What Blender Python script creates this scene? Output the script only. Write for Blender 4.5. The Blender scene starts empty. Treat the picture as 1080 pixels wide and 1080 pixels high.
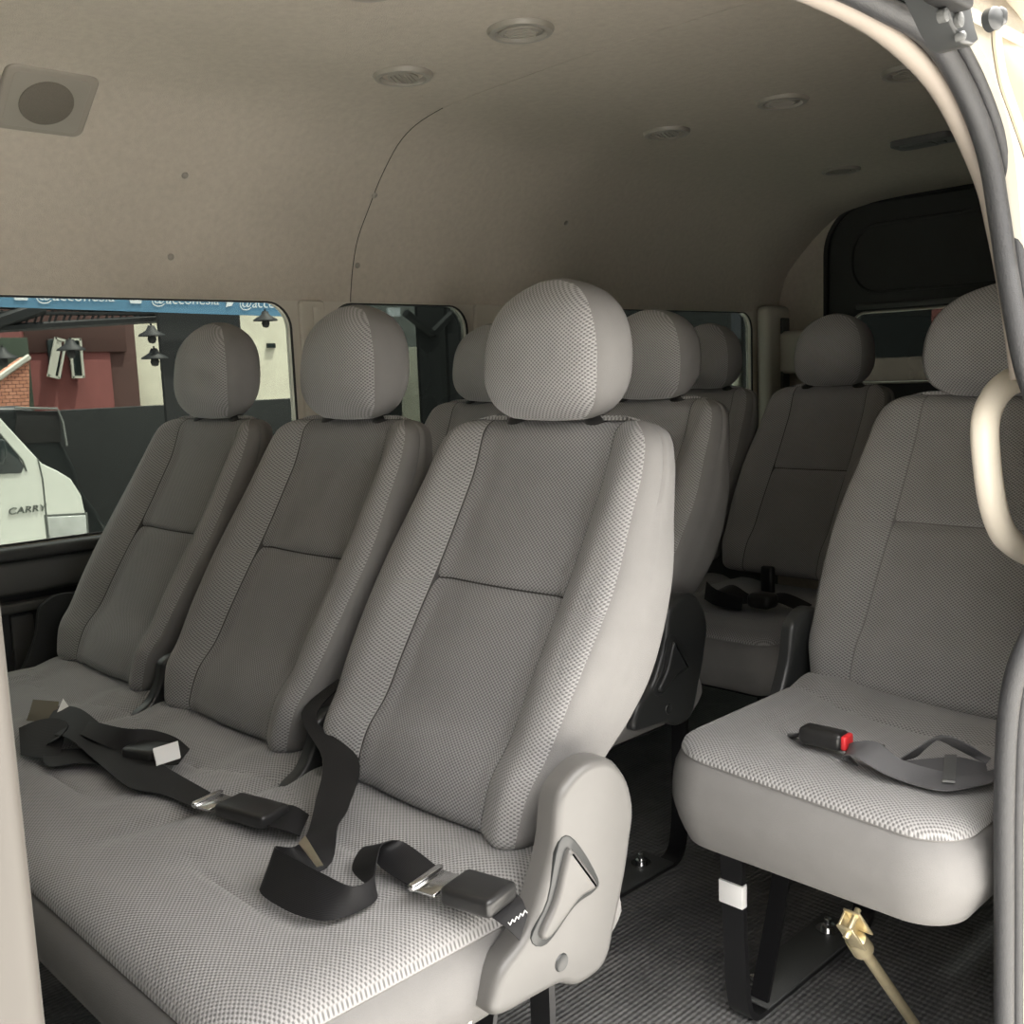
import bpy, bmesh, math, random
from mathutils import Vector, Matrix
random.seed(7)
S = bpy.context.scene
COL = S.collection
pi = math.pi
FZ = .06            # van floor height
GZ = -.62           # street level

# ------------------------------------------------------------------ camera
CP = Vector((.9411, -.906, 1.0087)); FPX = 1091.8
yaw, pit, rol = .7673, .1321, -.0399
fw = Vector((-math.cos(yaw)*math.cos(pit), math.sin(yaw)*math.cos(pit), -math.sin(pit)))
r0 = fw.cross(Vector((0, 0, 1))).normalized(); u0 = r0.cross(fw)
rt = math.cos(rol)*r0 + math.sin(rol)*u0
up = -math.sin(rol)*r0 + math.cos(rol)*u0
cd = bpy.data.cameras.new('camera'); cam = bpy.data.objects.new('camera', cd); COL.objects.link(cam)
M = Matrix((rt, up, -fw)).transposed().to_4x4(); M.translation = CP
cam.matrix_world = M
cd.sensor_width = 36; cd.lens = FPX/1080*36; cd.clip_start = .01; cd.clip_end = 300
S.camera = cam

def at(u, v, ax, val):
    """point on the plane (axis ax = val) that a sight line meets"""
    d = fw + rt*((u-540)/FPX) - up*((v-540)/FPX)
    t = (val-CP[ax])/d[ax]
    return CP + d*t

# ------------------------------------------------------------------ materials
def mat(name, col, rough=.6, metal=0, spec=.5, noise=0, nscale=40, bump=0, bscale=200, coat=0):
    m = bpy.data.materials.new(name); m.use_nodes = True
    nt = m.node_tree; b = nt.nodes['Principled BSDF']
    b.inputs['Base Color'].default_value = (*col, 1)
    b.inputs['Roughness'].default_value = rough
    b.inputs['Metallic'].default_value = metal
    b.inputs['Specular IOR Level'].default_value = spec
    b.inputs['Coat Weight'].default_value = coat
    tc = nt.nodes.new('ShaderNodeTexCoord')
    if noise:
        n = nt.nodes.new('ShaderNodeTexNoise'); n.inputs['Scale'].default_value = nscale; n.inputs['Detail'].default_value = 4
        nt.links.new(tc.outputs['Object'], n.inputs['Vector'])
        mx = nt.nodes.new('ShaderNodeMix'); mx.data_type = 'RGBA'
        mx.inputs[6].default_value = tuple(c*(1-noise) for c in col)+(1,)
        mx.inputs[7].default_value = tuple(min(1, c*(1+noise)) for c in col)+(1,)
        nt.links.new(n.outputs['Fac'], mx.inputs[0]); nt.links.new(mx.outputs[2], b.inputs['Base Color'])
    if bump:
        n = nt.nodes.new('ShaderNodeTexNoise'); n.inputs['Scale'].default_value = bscale; n.inputs['Detail'].default_value = 3
        nt.links.new(tc.outputs['Object'], n.inputs['Vector'])
        bp = nt.nodes.new('ShaderNodeBump'); bp.inputs['Strength'].default_value = bump; bp.inputs['Distance'].default_value = .002
        nt.links.new(n.outputs['Fac'], bp.inputs['Height']); nt.links.new(bp.outputs['Normal'], b.inputs['Normal'])
    return m

def mnode(nt, op, a, b=None):
    n = nt.nodes.new('ShaderNodeMath'); n.operation = op
    for i, v in enumerate((a, b)):
        if v is None: continue
        if isinstance(v, (int, float)): n.inputs[i].default_value = v
        else: nt.links.new(v, n.inputs[i])
    return n.outputs[0]

def weave(name, dark, light, pu, pv, bumpd=.0012, rough=.85, contrast=(.25, .75)):
    """staggered woven dots, laid out in metres along the UVs"""
    m = bpy.data.materials.new(name); m.use_nodes = True
    nt = m.node_tree; b = nt.nodes['Principled BSDF']
    b.inputs['Roughness'].default_value = rough; b.inputs['Specular IOR Level'].default_value = .3
    b.inputs['Sheen Weight'].default_value = .25; b.inputs['Sheen Roughness'].default_value = .5
    uv = nt.nodes.new('ShaderNodeUVMap'); uv.uv_map = 'UVMap'
    sp = nt.nodes.new('ShaderNodeSeparateXYZ'); nt.links.new(uv.outputs[0], sp.inputs[0])
    cu = mnode(nt, 'COSINE', mnode(nt, 'MULTIPLY', sp.outputs[0], 2*pi/pu))
    cv = mnode(nt, 'COSINE', mnode(nt, 'MULTIPLY', sp.outputs[1], 2*pi/pv))
    h = mnode(nt, 'ADD', mnode(nt, 'MULTIPLY', mnode(nt, 'MULTIPLY', cu, cv), .5), .5)
    rp = nt.nodes.new('ShaderNodeMapRange'); rp.interpolation_type = 'SMOOTHSTEP'
    rp.inputs[1].default_value = contrast[0]; rp.inputs[2].default_value = contrast[1]
    nt.links.new(h, rp.inputs[0])
    nz = nt.nodes.new('ShaderNodeTexNoise'); nz.inputs['Scale'].default_value = 9; nz.inputs['Detail'].default_value = 5
    nt.links.new(uv.outputs[0], nz.inputs['Vector'])
    mx = nt.nodes.new('ShaderNodeMix'); mx.data_type = 'RGBA'
    mx.inputs[6].default_value = (*dark, 1); mx.inputs[7].default_value = (*light, 1)
    nt.links.new(rp.outputs[0], mx.inputs[0])
    m2 = nt.nodes.new('ShaderNodeMix'); m2.data_type = 'RGBA'; m2.blend_type = 'MULTIPLY'; m2.inputs[0].default_value = .25
    nt.links.new(mx.outputs[2], m2.inputs[6]); nt.links.new(nz.outputs['Fac'], m2.inputs[7])
    nt.links.new(m2.outputs[2], b.inputs['Base Color'])
    bp = nt.nodes.new('ShaderNodeBump'); bp.inputs['Strength'].default_value = .7; bp.inputs['Distance'].default_value = bumpd
    nt.links.new(h, bp.inputs['Height']); nt.links.new(bp.outputs['Normal'], b.inputs['Normal'])
    return m

def glassmat(name, tint, refl=.025):
    m = bpy.data.materials.new(name); m.use_nodes = True
    nt = m.node_tree; nt.nodes.clear()
    o = nt.nodes.new('ShaderNodeOutputMaterial'); t = nt.nodes.new('ShaderNodeBsdfTransparent'); g = nt.nodes.new('ShaderNodeBsdfGlossy')
    t.inputs[0].default_value = (*tint, 1); g.inputs['Roughness'].default_value = .02
    mx = nt.nodes.new('ShaderNodeMixShader'); mx.inputs[0].default_value = refl
    nt.links.new(t.outputs[0], mx.inputs[1]); nt.links.new(g.outputs[0], mx.inputs[2]); nt.links.new(mx.outputs[0], o.inputs[0])
    return m

FAB = weave('seat_fabric', (.15, .147, .147), (.37, .365, .36), .0062, .0050, contrast=(.15, .65))
FABI = weave('seat_fabric_fine', (.155, .153, .155), (.36, .355, .355), .0060, .0047, contrast=(.2, .75))
PLAIN = mat('plain_cloth', (.185, .181, .176), .85, noise=.08, nscale=30, bump=.3, bscale=900, spec=.25)
SEAM = mat('seam_thread', (.05, .048, .046), .9)
HEADL = mat('headliner_felt', (.50, .455, .385), .95, noise=.13, nscale=70, bump=.6, bscale=500, spec=.1)
CREAM = mat('cream_trim', (.52, .49, .42), .5, noise=.03, nscale=20, bump=.05, bscale=300)
BODY = mat('body_paint', (.42, .36, .265), .3, coat=.5)
BODYW = mat('door_post_trim', (.055, .050, .044), .5, noise=.06, nscale=25)
DARKV = mat('dark_vinyl', (.045, .048, .048), .5, noise=.1, nscale=60, bump=.3, bscale=700)
VINYL2 = mat('grey_vinyl', (.10, .103, .10), .45, bump=.3, bscale=700)
RUB = mat('rubber_seal', (.036, .037, .039), .42, noise=.2, nscale=120, bump=.4, bscale=900)
BLKP = mat('black_plastic', (.018, .018, .018), .3, noise=.1)
COVP = mat('grey_plastic', (.115, .112, .107), .36, noise=.05, nscale=50)
COVD = mat('dark_plastic', (.035, .037, .037), .32)
STEEL = mat('black_steel', (.012, .012, .013), .28, spec=.6)
CHROME = mat('chrome', (.8, .8, .8), .15, metal=1)
SATIN = mat('brushed_steel', (.55, .52, .45), .3, metal=1, noise=.15, nscale=80)
GOLD = mat('zinc_plated', (.75, .65, .42), .35, metal=.8, noise=.2, nscale=90)
WHITE = mat('white_sticker', (.85, .85, .84), .5)
RED = mat('red_button', (.65, .03, .035), .35)
IVORY = mat('ivory_handle', (.80, .74, .63), .35, noise=.03, nscale=15)
SPK = mat('speaker_grille', (.15, .135, .11), .8, noise=.4, nscale=900)
SPKF = mat('speaker_frame', (.30, .275, .235), .5)
VENTM = mat('vent_plastic', (.30, .28, .24), .4)
BLACK = mat('black_void', (.008, .008, .008), .6)
PANELR = mat('rear_door_panel', (.035, .037, .035), .6, noise=.1, nscale=15)
DUSTY = mat('dusty_label', (.30, .27, .20), .8)
G_T = glassmat('tinted_glass', (.40, .42, .405), .010)
G_M = glassmat('mid_tinted_glass', (.22, .24, .23), .04)
G_R = glassmat('rear_privacy_glass', (.12, .125, .125), .03)

def webbing(name, c):
    m = bpy.data.materials.new(name); m.use_nodes = True
    nt = m.node_tree; b = nt.nodes['Principled BSDF']
    b.inputs['Base Color'].default_value = (*c, 1); b.inputs['Roughness'].default_value = .55; b.inputs['Specular IOR Level'].default_value = .3
    uv = nt.nodes.new('ShaderNodeUVMap'); uv.uv_map = 'UVMap'
    w = nt.nodes.new('ShaderNodeTexWave'); w.inputs['Scale'].default_value = 180; w.bands_direction = 'X'
    nt.links.new(uv.outputs[0], w.inputs['Vector'])
    bp = nt.nodes.new('ShaderNodeBump'); bp.inputs['Strength'].default_value = .25; bp.inputs['Distance'].default_value = .0006
    nt.links.new(w.outputs['Fac'], bp.inputs['Height']); nt.links.new(bp.outputs['Normal'], b.inputs['Normal'])
    return m
WEB = webbing('belt_webbing', (.014, .014, .015))
WEBG = webbing('belt_webbing_grey', (.10, .10, .104))
WEBT = webbing('belt_webbing_faded', (.15, .135, .10))

def floormat():
    m = bpy.data.materials.new('rubber_floor_mat'); m.use_nodes = True
    nt = m.node_tree; b = nt.nodes['Principled BSDF']
    b.inputs['Roughness'].default_value = .42
    tc = nt.nodes.new('ShaderNodeTexCoord'); sp = nt.nodes.new('ShaderNodeSeparateXYZ'); nt.links.new(tc.outputs['Object'], sp.inputs[0])
    sx = mnode(nt, 'SINE', mnode(nt, 'MULTIPLY', sp.outputs[0], 2*pi/.009))
    sy = mnode(nt, 'SINE', mnode(nt, 'MULTIPLY', sp.outputs[1], 2*pi/.012))
    h = mnode(nt, 'ADD', sx, mnode(nt, 'MULTIPLY', sy, .7))
    bp = nt.nodes.new('ShaderNodeBump'); bp.inputs['Strength'].default_value = .6; bp.inputs['Distance'].default_value = .0012
    nt.links.new(h, bp.inputs['Height']); nt.links.new(bp.outputs['Normal'], b.inputs['Normal'])
    n = nt.nodes.new('ShaderNodeTexNoise'); n.inputs['Scale'].default_value = 5; n.inputs['Detail'].default_value = 8; n.inputs['Roughness'].default_value = .7
    nt.links.new(tc.outputs['Object'], n.inputs['Vector'])
    cr = nt.nodes.new('ShaderNodeValToRGB'); cr.color_ramp.elements[0].position = .35; cr.color_ramp.elements[1].position = .7
    cr.color_ramp.elements[0].color = (.10, .102, .104, 1); cr.color_ramp.elements[1].color = (.24, .24, .235, 1)
    nt.links.new(n.outputs['Fac'], cr.inputs[0]); nt.links.new(cr.outputs[0], b.inputs['Base Color'])
    return m
FLOORM = floormat()

# ------------------------------------------------------------------ builders
class MB:
    def __init__(s): s.v = []; s.f = []; s.m = []; s.uv = []; s.sm = []
    def face(s, idx, mi=0, uv=None, smooth=True):
        s.f.append(idx); s.m.append(mi); s.uv.append(uv); s.sm.append(smooth)
    def add(s, verts, faces, mi=0, smooth=False):
        o = len(s.v); s.v += [tuple(x) for x in verts]
        for f in faces: s.face([o+i for i in f], mi, None, smooth)
    def bm(s, bm_, mi=0, smooth=False):
        bm_.verts.ensure_lookup_table(); bm_.verts.index_update()
        s.add([v.co[:] for v in bm_.verts], [[v.index for v in f.verts] for f in bm_.faces], mi, smooth); bm_.free()
    def build(s, name, mats, parent=None, loc=(0, 0, 0)):
        me = bpy.data.meshes.new(name); me.from_pydata(s.v, [], s.f)
        if not isinstance(mats, (list, tuple)): mats = [mats]
        for m in mats: me.materials.append(m)
        me.polygons.foreach_set('material_index', s.m); me.polygons.foreach_set('use_smooth', s.sm)
        if any(u is not None for u in s.uv):
            l = me.uv_layers.new(name='UVMap'); k = 0
            for p, u in zip(me.polygons, s.uv):
                for j, li in enumerate(p.loop_indices):
                    if u: l.data[li].uv = u[j]
        me.update()
        me.set_sharp_from_angle(angle=math.radians(48))
        o = bpy.data.objects.new(name, me); COL.objects.link(o); o.location = loc
        if parent: o.parent = parent
        return o

def tag(o, label=None, cat=None, group=None, kind=None):
    if label: o['label'] = label
    if cat: o['category'] = cat
    if group: o['group'] = group
    if kind: o['kind'] = kind
    return o
def empty(name, loc=(0, 0, 0), rz=0):
    o = bpy.data.objects.new(name, None); COL.objects.link(o); o.location = loc; o.rotation_euler = (0, 0, rz); o.empty_display_size = .05
    return o
def copy_tree(o, parent=None):
    c = o.copy(); COL.objects.link(c); c.parent = parent
    for ch in list(o.children): copy_tree(ch, c)
    return c

def box_bm(c, s, bev=0, seg=2, rot=None):
    b = bmesh.new(); bmesh.ops.create_cube(b, size=1)
    for v in b.verts: v.co = Vector((v.co.x*s[0], v.co.y*s[1], v.co.z*s[2]))
    if bev: bmesh.ops.bevel(b, geom=b.edges[:], offset=bev, segments=seg, affect='EDGES', profile=.5)
    for v in b.verts:
        if rot is not None: v.co = rot @ v.co
        v.co += Vector(c)
    return b
def frame_rot(d, n):
    """matrix with local x along d, local z near n"""
    d = Vector(d).normalized(); n = Vector(n); y = n.cross(d).normalized(); n = d.cross(y)
    return Matrix((d, y, n)).transposed()
def cr(pts, k=6, closed=False):
    P = [Vector(p) for p in pts]; n = len(P); out = []
    rng = n if closed else n-1
    for i in range(rng):
        if closed: a, b, c, d = P[(i-1) % n], P[i], P[(i+1) % n], P[(i+2) % n]
        else: a, b, c, d = P[max(i-1, 0)], P[i], P[i+1], P[min(i+2, n-1)]
        for j in range(k):
            t = j/k
            out.append(.5*((2*b)+(c-a)*t+(2*a-5*b+4*c-d)*t*t+(3*b-a-3*c+d)*t**3))
    if not closed: out.append(P[-1])
    return out
def tube(mb, pts, r, seg=10, mi=0, caps=True, smooth=True, flat=1, ref=None):
    P = [Vector(p) for p in pts]; rr = r if isinstance(r, (list, tuple)) else [r]*len(P)
    o = len(mb.v); prev = None
    for i, p in enumerate(P):
        t = (P[min(i+1, len(P)-1)]-P[max(i-1, 0)]).normalized()
        if prev is None:
            a = Vector(ref) if ref else (Vector((0, 0, 1)) if abs(t.z) < .9 else Vector((1, 0, 0)))
        else: a = prev
        n = (a-t*a.dot(t)).normalized(); b = t.cross(n); prev = n
        for k in range(seg):
            g = 2*pi*k/seg
            mb.v.append(tuple(p+n*math.cos(g)*rr[i]*flat+b*math.sin(g)*rr[i]))
    for i in range(len(P)-1):
        for k in range(seg):
            k2 = (k+1) % seg
            mb.face([o+i*seg+k, o+i*seg+k2, o+(i+1)*seg+k2, o+(i+1)*seg+k], mi, None, smooth)
    if caps:
        mb.face([o+k for k in range(seg)][::-1], mi, None, False); mb.face([o+(len(P)-1)*seg+k for k in range(seg)], mi, None, False)
def lathe(mb, prof, axis_o, axis, seg=32, mi=0, smooth=True):
    ax = Vector(axis).normalized(); a = ax.orthogonal().normalized(); b = ax.cross(a); O = Vector(axis_o); o = len(mb.v)
    for r, h in prof:
        for k in range(seg):
            g = 2*pi*k/seg; mb.v.append(tuple(O+ax*h+a*math.cos(g)*r+b*math.sin(g)*r))
    for i in range(len(prof)-1):
        for k in range(seg):
            k2 = (k+1) % seg; mb.face([o+i*seg+k, o+i*seg+k2, o+(i+1)*seg+k2, o+(i+1)*seg+k], mi, None, smooth)
def prism(mb, outline, ax, a0, a1, bev=0, mi=0, seg=3, smooth=False):
    """2-D outline in the plane across axis ax, pushed from a0 to a1; edges rounded by inset rings on the a1 side"""
    ot = [Vector((p[0], p[1])) for p in outline]
    area = sum(ot[i].x*ot[(i+1) % len(ot)].y-ot[(i+1) % len(ot)].x*ot[i].y for i in range(len(ot)))
    if area < 0: ot = ot[::-1]
    n = len(ot)
    nor = []
    for i in range(n):
        e1 = (ot[i]-ot[i-1]).normalized(); e2 = (ot[(i+1) % n]-ot[i]).normalized()
        m = Vector((e1.y+e2.y, -e1.x-e2.x)); m = m.normalized() if m.length > 1e-6 else Vector((e1.y, -e1.x)); nor.append(m)
    def P(p, h):
        c = [p.x, p.y]; c.insert(ax, h); return tuple(c)
    sg = 1 if a1 > a0 else -1
    rings = [(0, a0)]
    if bev:
        for k in range(seg+1):
            g = k/seg*pi/2; rings.append((bev*(1-math.cos(g)), a1-sg*bev*(1-math.sin(g))))
    else: rings.append((0, a1))
    o = len(mb.v)
    for ins, h in rings:
        for i in range(n): mb.v.append(P(ot[i]-nor[i]*ins, h))
    flip = (sg < 0) ^ (ax == 1)
    for k in range(len(rings)-1):
        for i in range(n):
            j = (i+1) % n
            f = [o+k*n+i, o+k*n+j, o+(k+1)*n+j, o+(k+1)*n+i]
            mb.face(f[::-1] if flip else f, mi, None, smooth)
    t = [o+(len(rings)-1)*n+i for i in range(n)]; b = [o+i for i in range(n)][::-1]
    mb.face(t[::-1] if flip else t, mi, None, False); mb.face(b[::-1] if flip else b, mi, None, False)
def plate(outlines, ax, a0, a1):
    """flat sheet with holes (first outline outside, the rest holes), plane across axis ax, from a0 to a1"""
    c = bpy.data.curves.new('sheet', 'CURVE'); c.dimensions = '2D'; c.fill_mode = 'BOTH'; c.extrude = abs(a1-a0)/2
    for ol in outlines:
        s = c.splines.new('POLY'); s.points.add(len(ol)-1); s.use_cyclic_u = True
        for i, p in enumerate(ol): s.points[i].co = (p[0], p[1], 0, 1)
    ob = bpy.data.objects.new('sheet', c); COL.objects.link(ob)
    bpy.context.view_layer.update()
    me = bpy.data.meshes.new_from_object(ob.evaluated_get(bpy.context.evaluated_depsgraph_get()))
    mid = (a0+a1)/2
    vs = []
    for v in me.vertices:
        q = [v.co.x, v.co.y]; q.insert(ax, mid+v.co.z*(-1 if ax == 1 else 1)); vs.append(tuple(q))
    fs = [list(p.vertices) for p in me.polygons]
    bpy.data.objects.remove(ob); bpy.data.curves.remove(c); bpy.data.meshes.remove(me)
    mb = MB(); mb.add(vs, fs); return mb
def rrect(x0, x1, y0, y1, r, k=6):
    out = []
    for cx, cy, a in ((x1-r, y1-r, 0), (x0+r, y1-r, 90), (x0+r, y0+r, 180), (x1-r, y0+r, 270)):
        for i in range(k+1):
            g = math.radians(a+90*i/k); out.append((cx+r*math.cos(g), cy+r*math.sin(g)))
    return out
def text_mb(txt, size, mtx, ext=.001, shear=0, sx=1):
    c = bpy.data.curves.new('t', 'FONT'); c.body = txt; c.size = size; c.extrude = ext; c.shear = shear
    ob = bpy.data.objects.new('t', c); COL.objects.link(ob); bpy.context.view_layer.update()
    me = bpy.data.meshes.new_from_object(ob.evaluated_get(bpy.context.evaluated_depsgraph_get()))
    mb = MB(); mb.add([tuple(mtx @ Vector((v.co.x*sx, v.co.y, v.co.z))) for v in me.vertices], [list(p.vertices) for p in me.polygons])
    bpy.data.objects.remove(ob); bpy.data.curves.remove(c); bpy.data.meshes.remove(me)
    return mb
def ribbon(edges, name, m, parent=None, loc=(0, 0, 0), th=.0014, k=6, off=(0, 0, 0)):
    """webbing between two edge lines: edges = list of (pointA, pointB)"""
    A = cr([e[0] for e in edges], k); B = cr([e[1] for e in edges], k); mb = MB(); W = 6; s = 0; n = len(A); nrm = []
    for i in range(n):
        t = ((A[min(i+1, n-1)]+B[min(i+1, n-1)])-(A[max(i-1, 0)]+B[max(i-1, 0)])); w = B[i]-A[i]
        q = t.cross(w); q = q.normalized() if q.length > 1e-9 else (nrm[-1] if nrm else Vector((0, 0, 1))); nrm.append(q)
    O = Vector(off)
    for i in range(n):
        for sd in (1, -1):
            for j in range(W+1): mb.v.append(tuple(A[i].lerp(B[i], j/W)+nrm[i]*th*.5*sd-O))
    R = 2*(W+1)
    for i in range(n-1):
        ds = ((A[i+1]+B[i+1])-(A[i]+B[i])).length/2
        for sd in (0, 1):
            for j in range(W):
                a = i*R+sd*(W+1)+j; f = [a, a+1, a+1+R, a+R]; uv = [(j*.008, s), (j*.008+.008, s), (j*.008+.008, s+ds), (j*.008, s+ds)]
                if sd: f = f[::-1]; uv = uv[::-1]
                mb.face(f, 0, uv, True)
        for j in (0, W):
            a = i*R+j; mb.face([a, a+R, a+R+W+1, a+W+1], 0, [(0, 0)]*4, False)
        s += ds
    for i in (0, n-1):
        for j in range(W):
            a = i*R+j; mb.face([a, a+1, a+W+2, a+W+1], 0, [(0, 0)]*4, False)
    return mb.build(name, m, parent, loc)

def interp(tab, x):
    if x <= tab[0][0]: return tab[0][1]
    for (a, b), (c, d) in zip(tab, tab[1:]):
        if x <= c: return b+(d-b)*(x-a)/(c-a)
    return tab[-1][1]
def sm(tab):
    """smoothed table"""
    P = cr([(a, b, 0) for a, b in tab], 8); return [(p.x, p.y) for p in P]
def sstep(a, b, x):
    t = min(1, max(0, (x-a)/(b-a))); return t*t*(3-2*t)

# ------------------------------------------------------------------ seat back (in the seat's own frame, z up from street datum)
FRONT = sm([(.49, -.192), (.512, -.188), (.563, -.175), (.60, -.148), (.65, -.118), (.70, -.086), (.774, -.037), (.853, .010), (.919, .050), (.95, .066)])
REAR = sm([(.49, -.085), (.56, -.062), (.614, -.010), (.672, .030), (.779, .064), (.866, .088), (.925, .102), (.95, .106)])
def backrest_mb(hwmax=.217, stitch=.742, insert=.118, rec=.042):
    HW = sm([(.49, .185), (.52, .190), (.58, .202), (.66, .213), (.76, .218), (.84, .206), (.90, .198)])
    k_ = hwmax/.217; insert *= k_
    levels = []          # (z, inset)
    r1 = .022
    for i in range(1, 7): g = i/6*pi/2; levels.append((.495+r1*(1-math.sin(pi/2-g+0))*1 if False else .495+r1*(1-math.cos(g)), r1*(1-math.sin(g))))
    z = .517
    while z < .925:
        if stitch and abs(z-stitch) < .0075: pass
        else: levels.append((z, 0))
        z += .0065
    if stitch: levels += [(stitch+d, 0) for d in (-.0045, -.0010, .0010, .0045)]
    levels.sort()
    r2 = .022
    levels += [(.925+r2*math.sin(g), r2*(1-math.cos(g))) for g in [i/8*pi/2 for i in range(1, 9)]]
    us = [i/60*2-1 for i in range(61)]
    rings = []; NF = None
    for (z, ins) in levels:
        hw = interp(HW, z)*k_
        if z > .885: hw -= .05*(1-math.sqrt(max(0, 1-((z-.885)/.066)**2)))*k_
        hw -= ins
        yf = interp(FRONT, z)-.012; yr = interp(REAR, z)
        NB = 16; ie = insert
        lo = [-hw+(hw-ie-.004)*k/NB for k in range(NB)]+[-ie-.004, -ie-.0009, -ie+.0009, -ie+.004]
        mid = [(-ie+.004)+2*(ie-.004)*k/26 for k in range(1, 26)]
        xs = lo+mid+[-x for x in lo[::-1]]
        rc = .036; ring = []
        th = max(.02, yr-yf-2*ins)
        rc = min(rc, th*.45)
        for x in xs:
            ax = abs(x); e = 0
            if ax > hw-rc: q = min(1, (ax-(hw-rc))/rc); e = rc*(1-math.sqrt(max(0, 1-q*q)))
            cw = rec*(1-sstep(insert*.80, insert+.05, ax))*(.55+.45*sstep(.5, .62, z))*(1-.45*sstep(.86, .95, z))
            cv = -.006*math.cos(min(1, ax/insert)*pi/2)
            g = 0
            d = abs(ax-insert)
            if d < .008: g = .0035*math.exp(-(d/.0025)**2)
            if stitch and ax < insert: g += .005*math.exp(-((z-stitch)/.003)**2)+.004*math.exp(-((z-stitch)/.012)**2)
            ring.append((x, yf+ins+cw+cv+e+g, z, x))
        nf = len(ring)
        rb = min(.02, th*.3); ys0 = yf+ins+rc; ys1 = yr-ins-rb
        side = []
        for i in range(1, 7): side.append((hw+.003*math.sin(i/6*pi)-(.0025 if i == 1 else 0), ys0+(ys1-ys0)*i/6, z))
        back = []
        for i in range(1, 5): g = i/4*pi/2; back.append((hw-rb*(1-math.cos(g)), ys1+rb*math.sin(g), z))
        for i in range(1, 12): back.append(((hw-rb)*(1-2*i/12), ys1+rb, z))
        for i in range(0, 4): g = pi/2*(1-i/4); back.append((-(hw-rb*(1-math.cos(g))), ys1+rb*math.sin(g), z))
        left = [(-a, b, c) for a, b, c in side[::-1]]
        rings.append(ring+[(a, b, c, None) for a, b, c in side+back+left]); NFR = nf
    mb = MB(); N = len(rings[0]); nf = 65
    assert len(xs) == nf, len(xs)
    vacc = 0; V = []
    for i, rg in enumerate(rings):
        if i: vacc += math.hypot(rg[32][1]-rings[i-1][32][1], rg[32][2]-rings[i-1][32][2])
        V.append(vacc)
        for p in rg: mb.v.append(p[:3])
    for i in range(len(rings)-1):
        for j in range(N):
            j2 = (j+1) % N; fr = j < nf-1
            x0, x1 = rings[i][j][0], rings[i][j2][0]; x2, x3 = rings[i+1][j2][0], rings[i+1][j][0]
            xm = abs(x0+x1)/2; hw = rings[i][nf-1][0]
            zm = (rings[i][j][2]+rings[i+1][j][2])/2; wd = abs(x1-x0)
            if fr and abs(xm-insert) < .0006 and hw > insert+.01: mi = 3
            elif fr and stitch and xm < insert and abs(zm-stitch) < .0007: mi = 3
            elif fr and xm < insert and xm < hw: mi = 1
            elif fr and 2 <= j < nf-3: mi = 0
            else: mi = 2
            uv = [(x0, V[i]), (x1, V[i]), (x2, V[i+1]), (x3, V[i+1])]
            mb.face([i*N+j, i*N+j2, (i+1)*N+j2, (i+1)*N+j], mi, uv, True)
    for (i, sgn) in ((0, -1), (len(rings)-1, 1)):      # close top and bottom with shrinking rings
        base = [Vector(p[:3]) for p in rings[i]]; o_prev = i*N
        cy = sum(p.y for p in base)/N
        for s in (.6, .25, .02):
            o = len(mb.v)
            for p in base: mb.v.append((p.x*(.75+.25*s), cy+(p.y-cy)*s, p.z+sgn*.006*(1-s*s)))
            for j in range(N):
                j2 = (j+1) % N; f = [o_prev+j, o_prev+j2, o+j2, o+j]
                if sgn < 0: f = f[::-1]
                px = [mb.v[q] for q in f]
                mb.face(f, 0 if sgn > 0 else 2, [(q[0], q[1]+V[-1]) for q in px], True)
            o_prev = o
        mb.face([o_prev+j for j in range(N)] if sgn > 0 else [o_prev+j for j in range(N)][::-1], 0, [(0, 0)]*N, True)
    return mb
def headrest_mb(hw0=.113, d0=.056, z0=.950, z1=1.126, cy=.085):
    HWt = sm([(0, .62), (.04, .76), (.12, .90), (.25, .985), (.42, 1.0), (.6, .955), (.75, .85), (.87, .68), (.95, .46), (1, .22)])
    mb = MB(); rings = []; NL = 34; N = 72
    for i in range(NL+1):
        t = .5-.5*math.cos(pi*i/NL); w = interp(HWt, t)*hw0
        dd = d0*(1-abs(2*t-1)**3.2*.62)
        z = z0+(z1-z0)*t; yc = cy+.018*t
        ring = []
        for k in range(N):
            g = 2*pi*k/N; c, s = math.cos(g), math.sin(g)
            n = 2.0/2.7
            x = w*math.copysign(abs(c)**n, c); y = dd*math.copysign(abs(s)**n, s)
            ax = abs(x)/max(w, 1e-6)
            fr = y < 0
            if fr: 
                y *= 1.05
            d = abs(abs(x)-w*.88)
            if fr and d < .005: y += .002*math.exp(-(d/.002)**2)
            ring.append((x, yc+y, z))
        rings.append(ring)
    for r in rings: mb.v += r
    for i in range(NL):
        for k in range(N):
            k2 = (k+1) % N; a, b = rings[i][k], rings[i][k2]; w = interp(HWt, .5-.5*math.cos(pi*i/NL))*hw0
            front = (a[1]+b[1])/2 < cy and abs(a[0]+b[0])/2 < w*.885
            uv = [(p[0], p[2]+.003) for p in (a, b, rings[i+1][k2], rings[i+1][k])]
            mb.face([i*N+k, i*N+k2, (i+1)*N+k2, (i+1)*N+k], 0 if front else 1, uv, True)
    for i, sgn in ((0, -1), (NL, 1)):
        base = rings[i]; op = i*N; cyc = sum(p[1] for p in base)/N
        for s in (.7, .35, .03):
            o = len(mb.v)
            for p in base: mb.v.append((p[0]*s, cyc+(p[1]-cyc)*s, p[2]+sgn*.004*(1-s*s)))
            for k in range(N):
                k2 = (k+1) % N; f = [op+k, op+k2, o+k2, o+k]
                mb.face(f, 1 if sgn > 0 else 0, [(mb.v[q][0], mb.v[q][1]) for q in f], True)
            op = o
        mb.face([op+k for k in range(N)][::sgn], 0, [(0, 0)]*N, True)
    return mb
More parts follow.
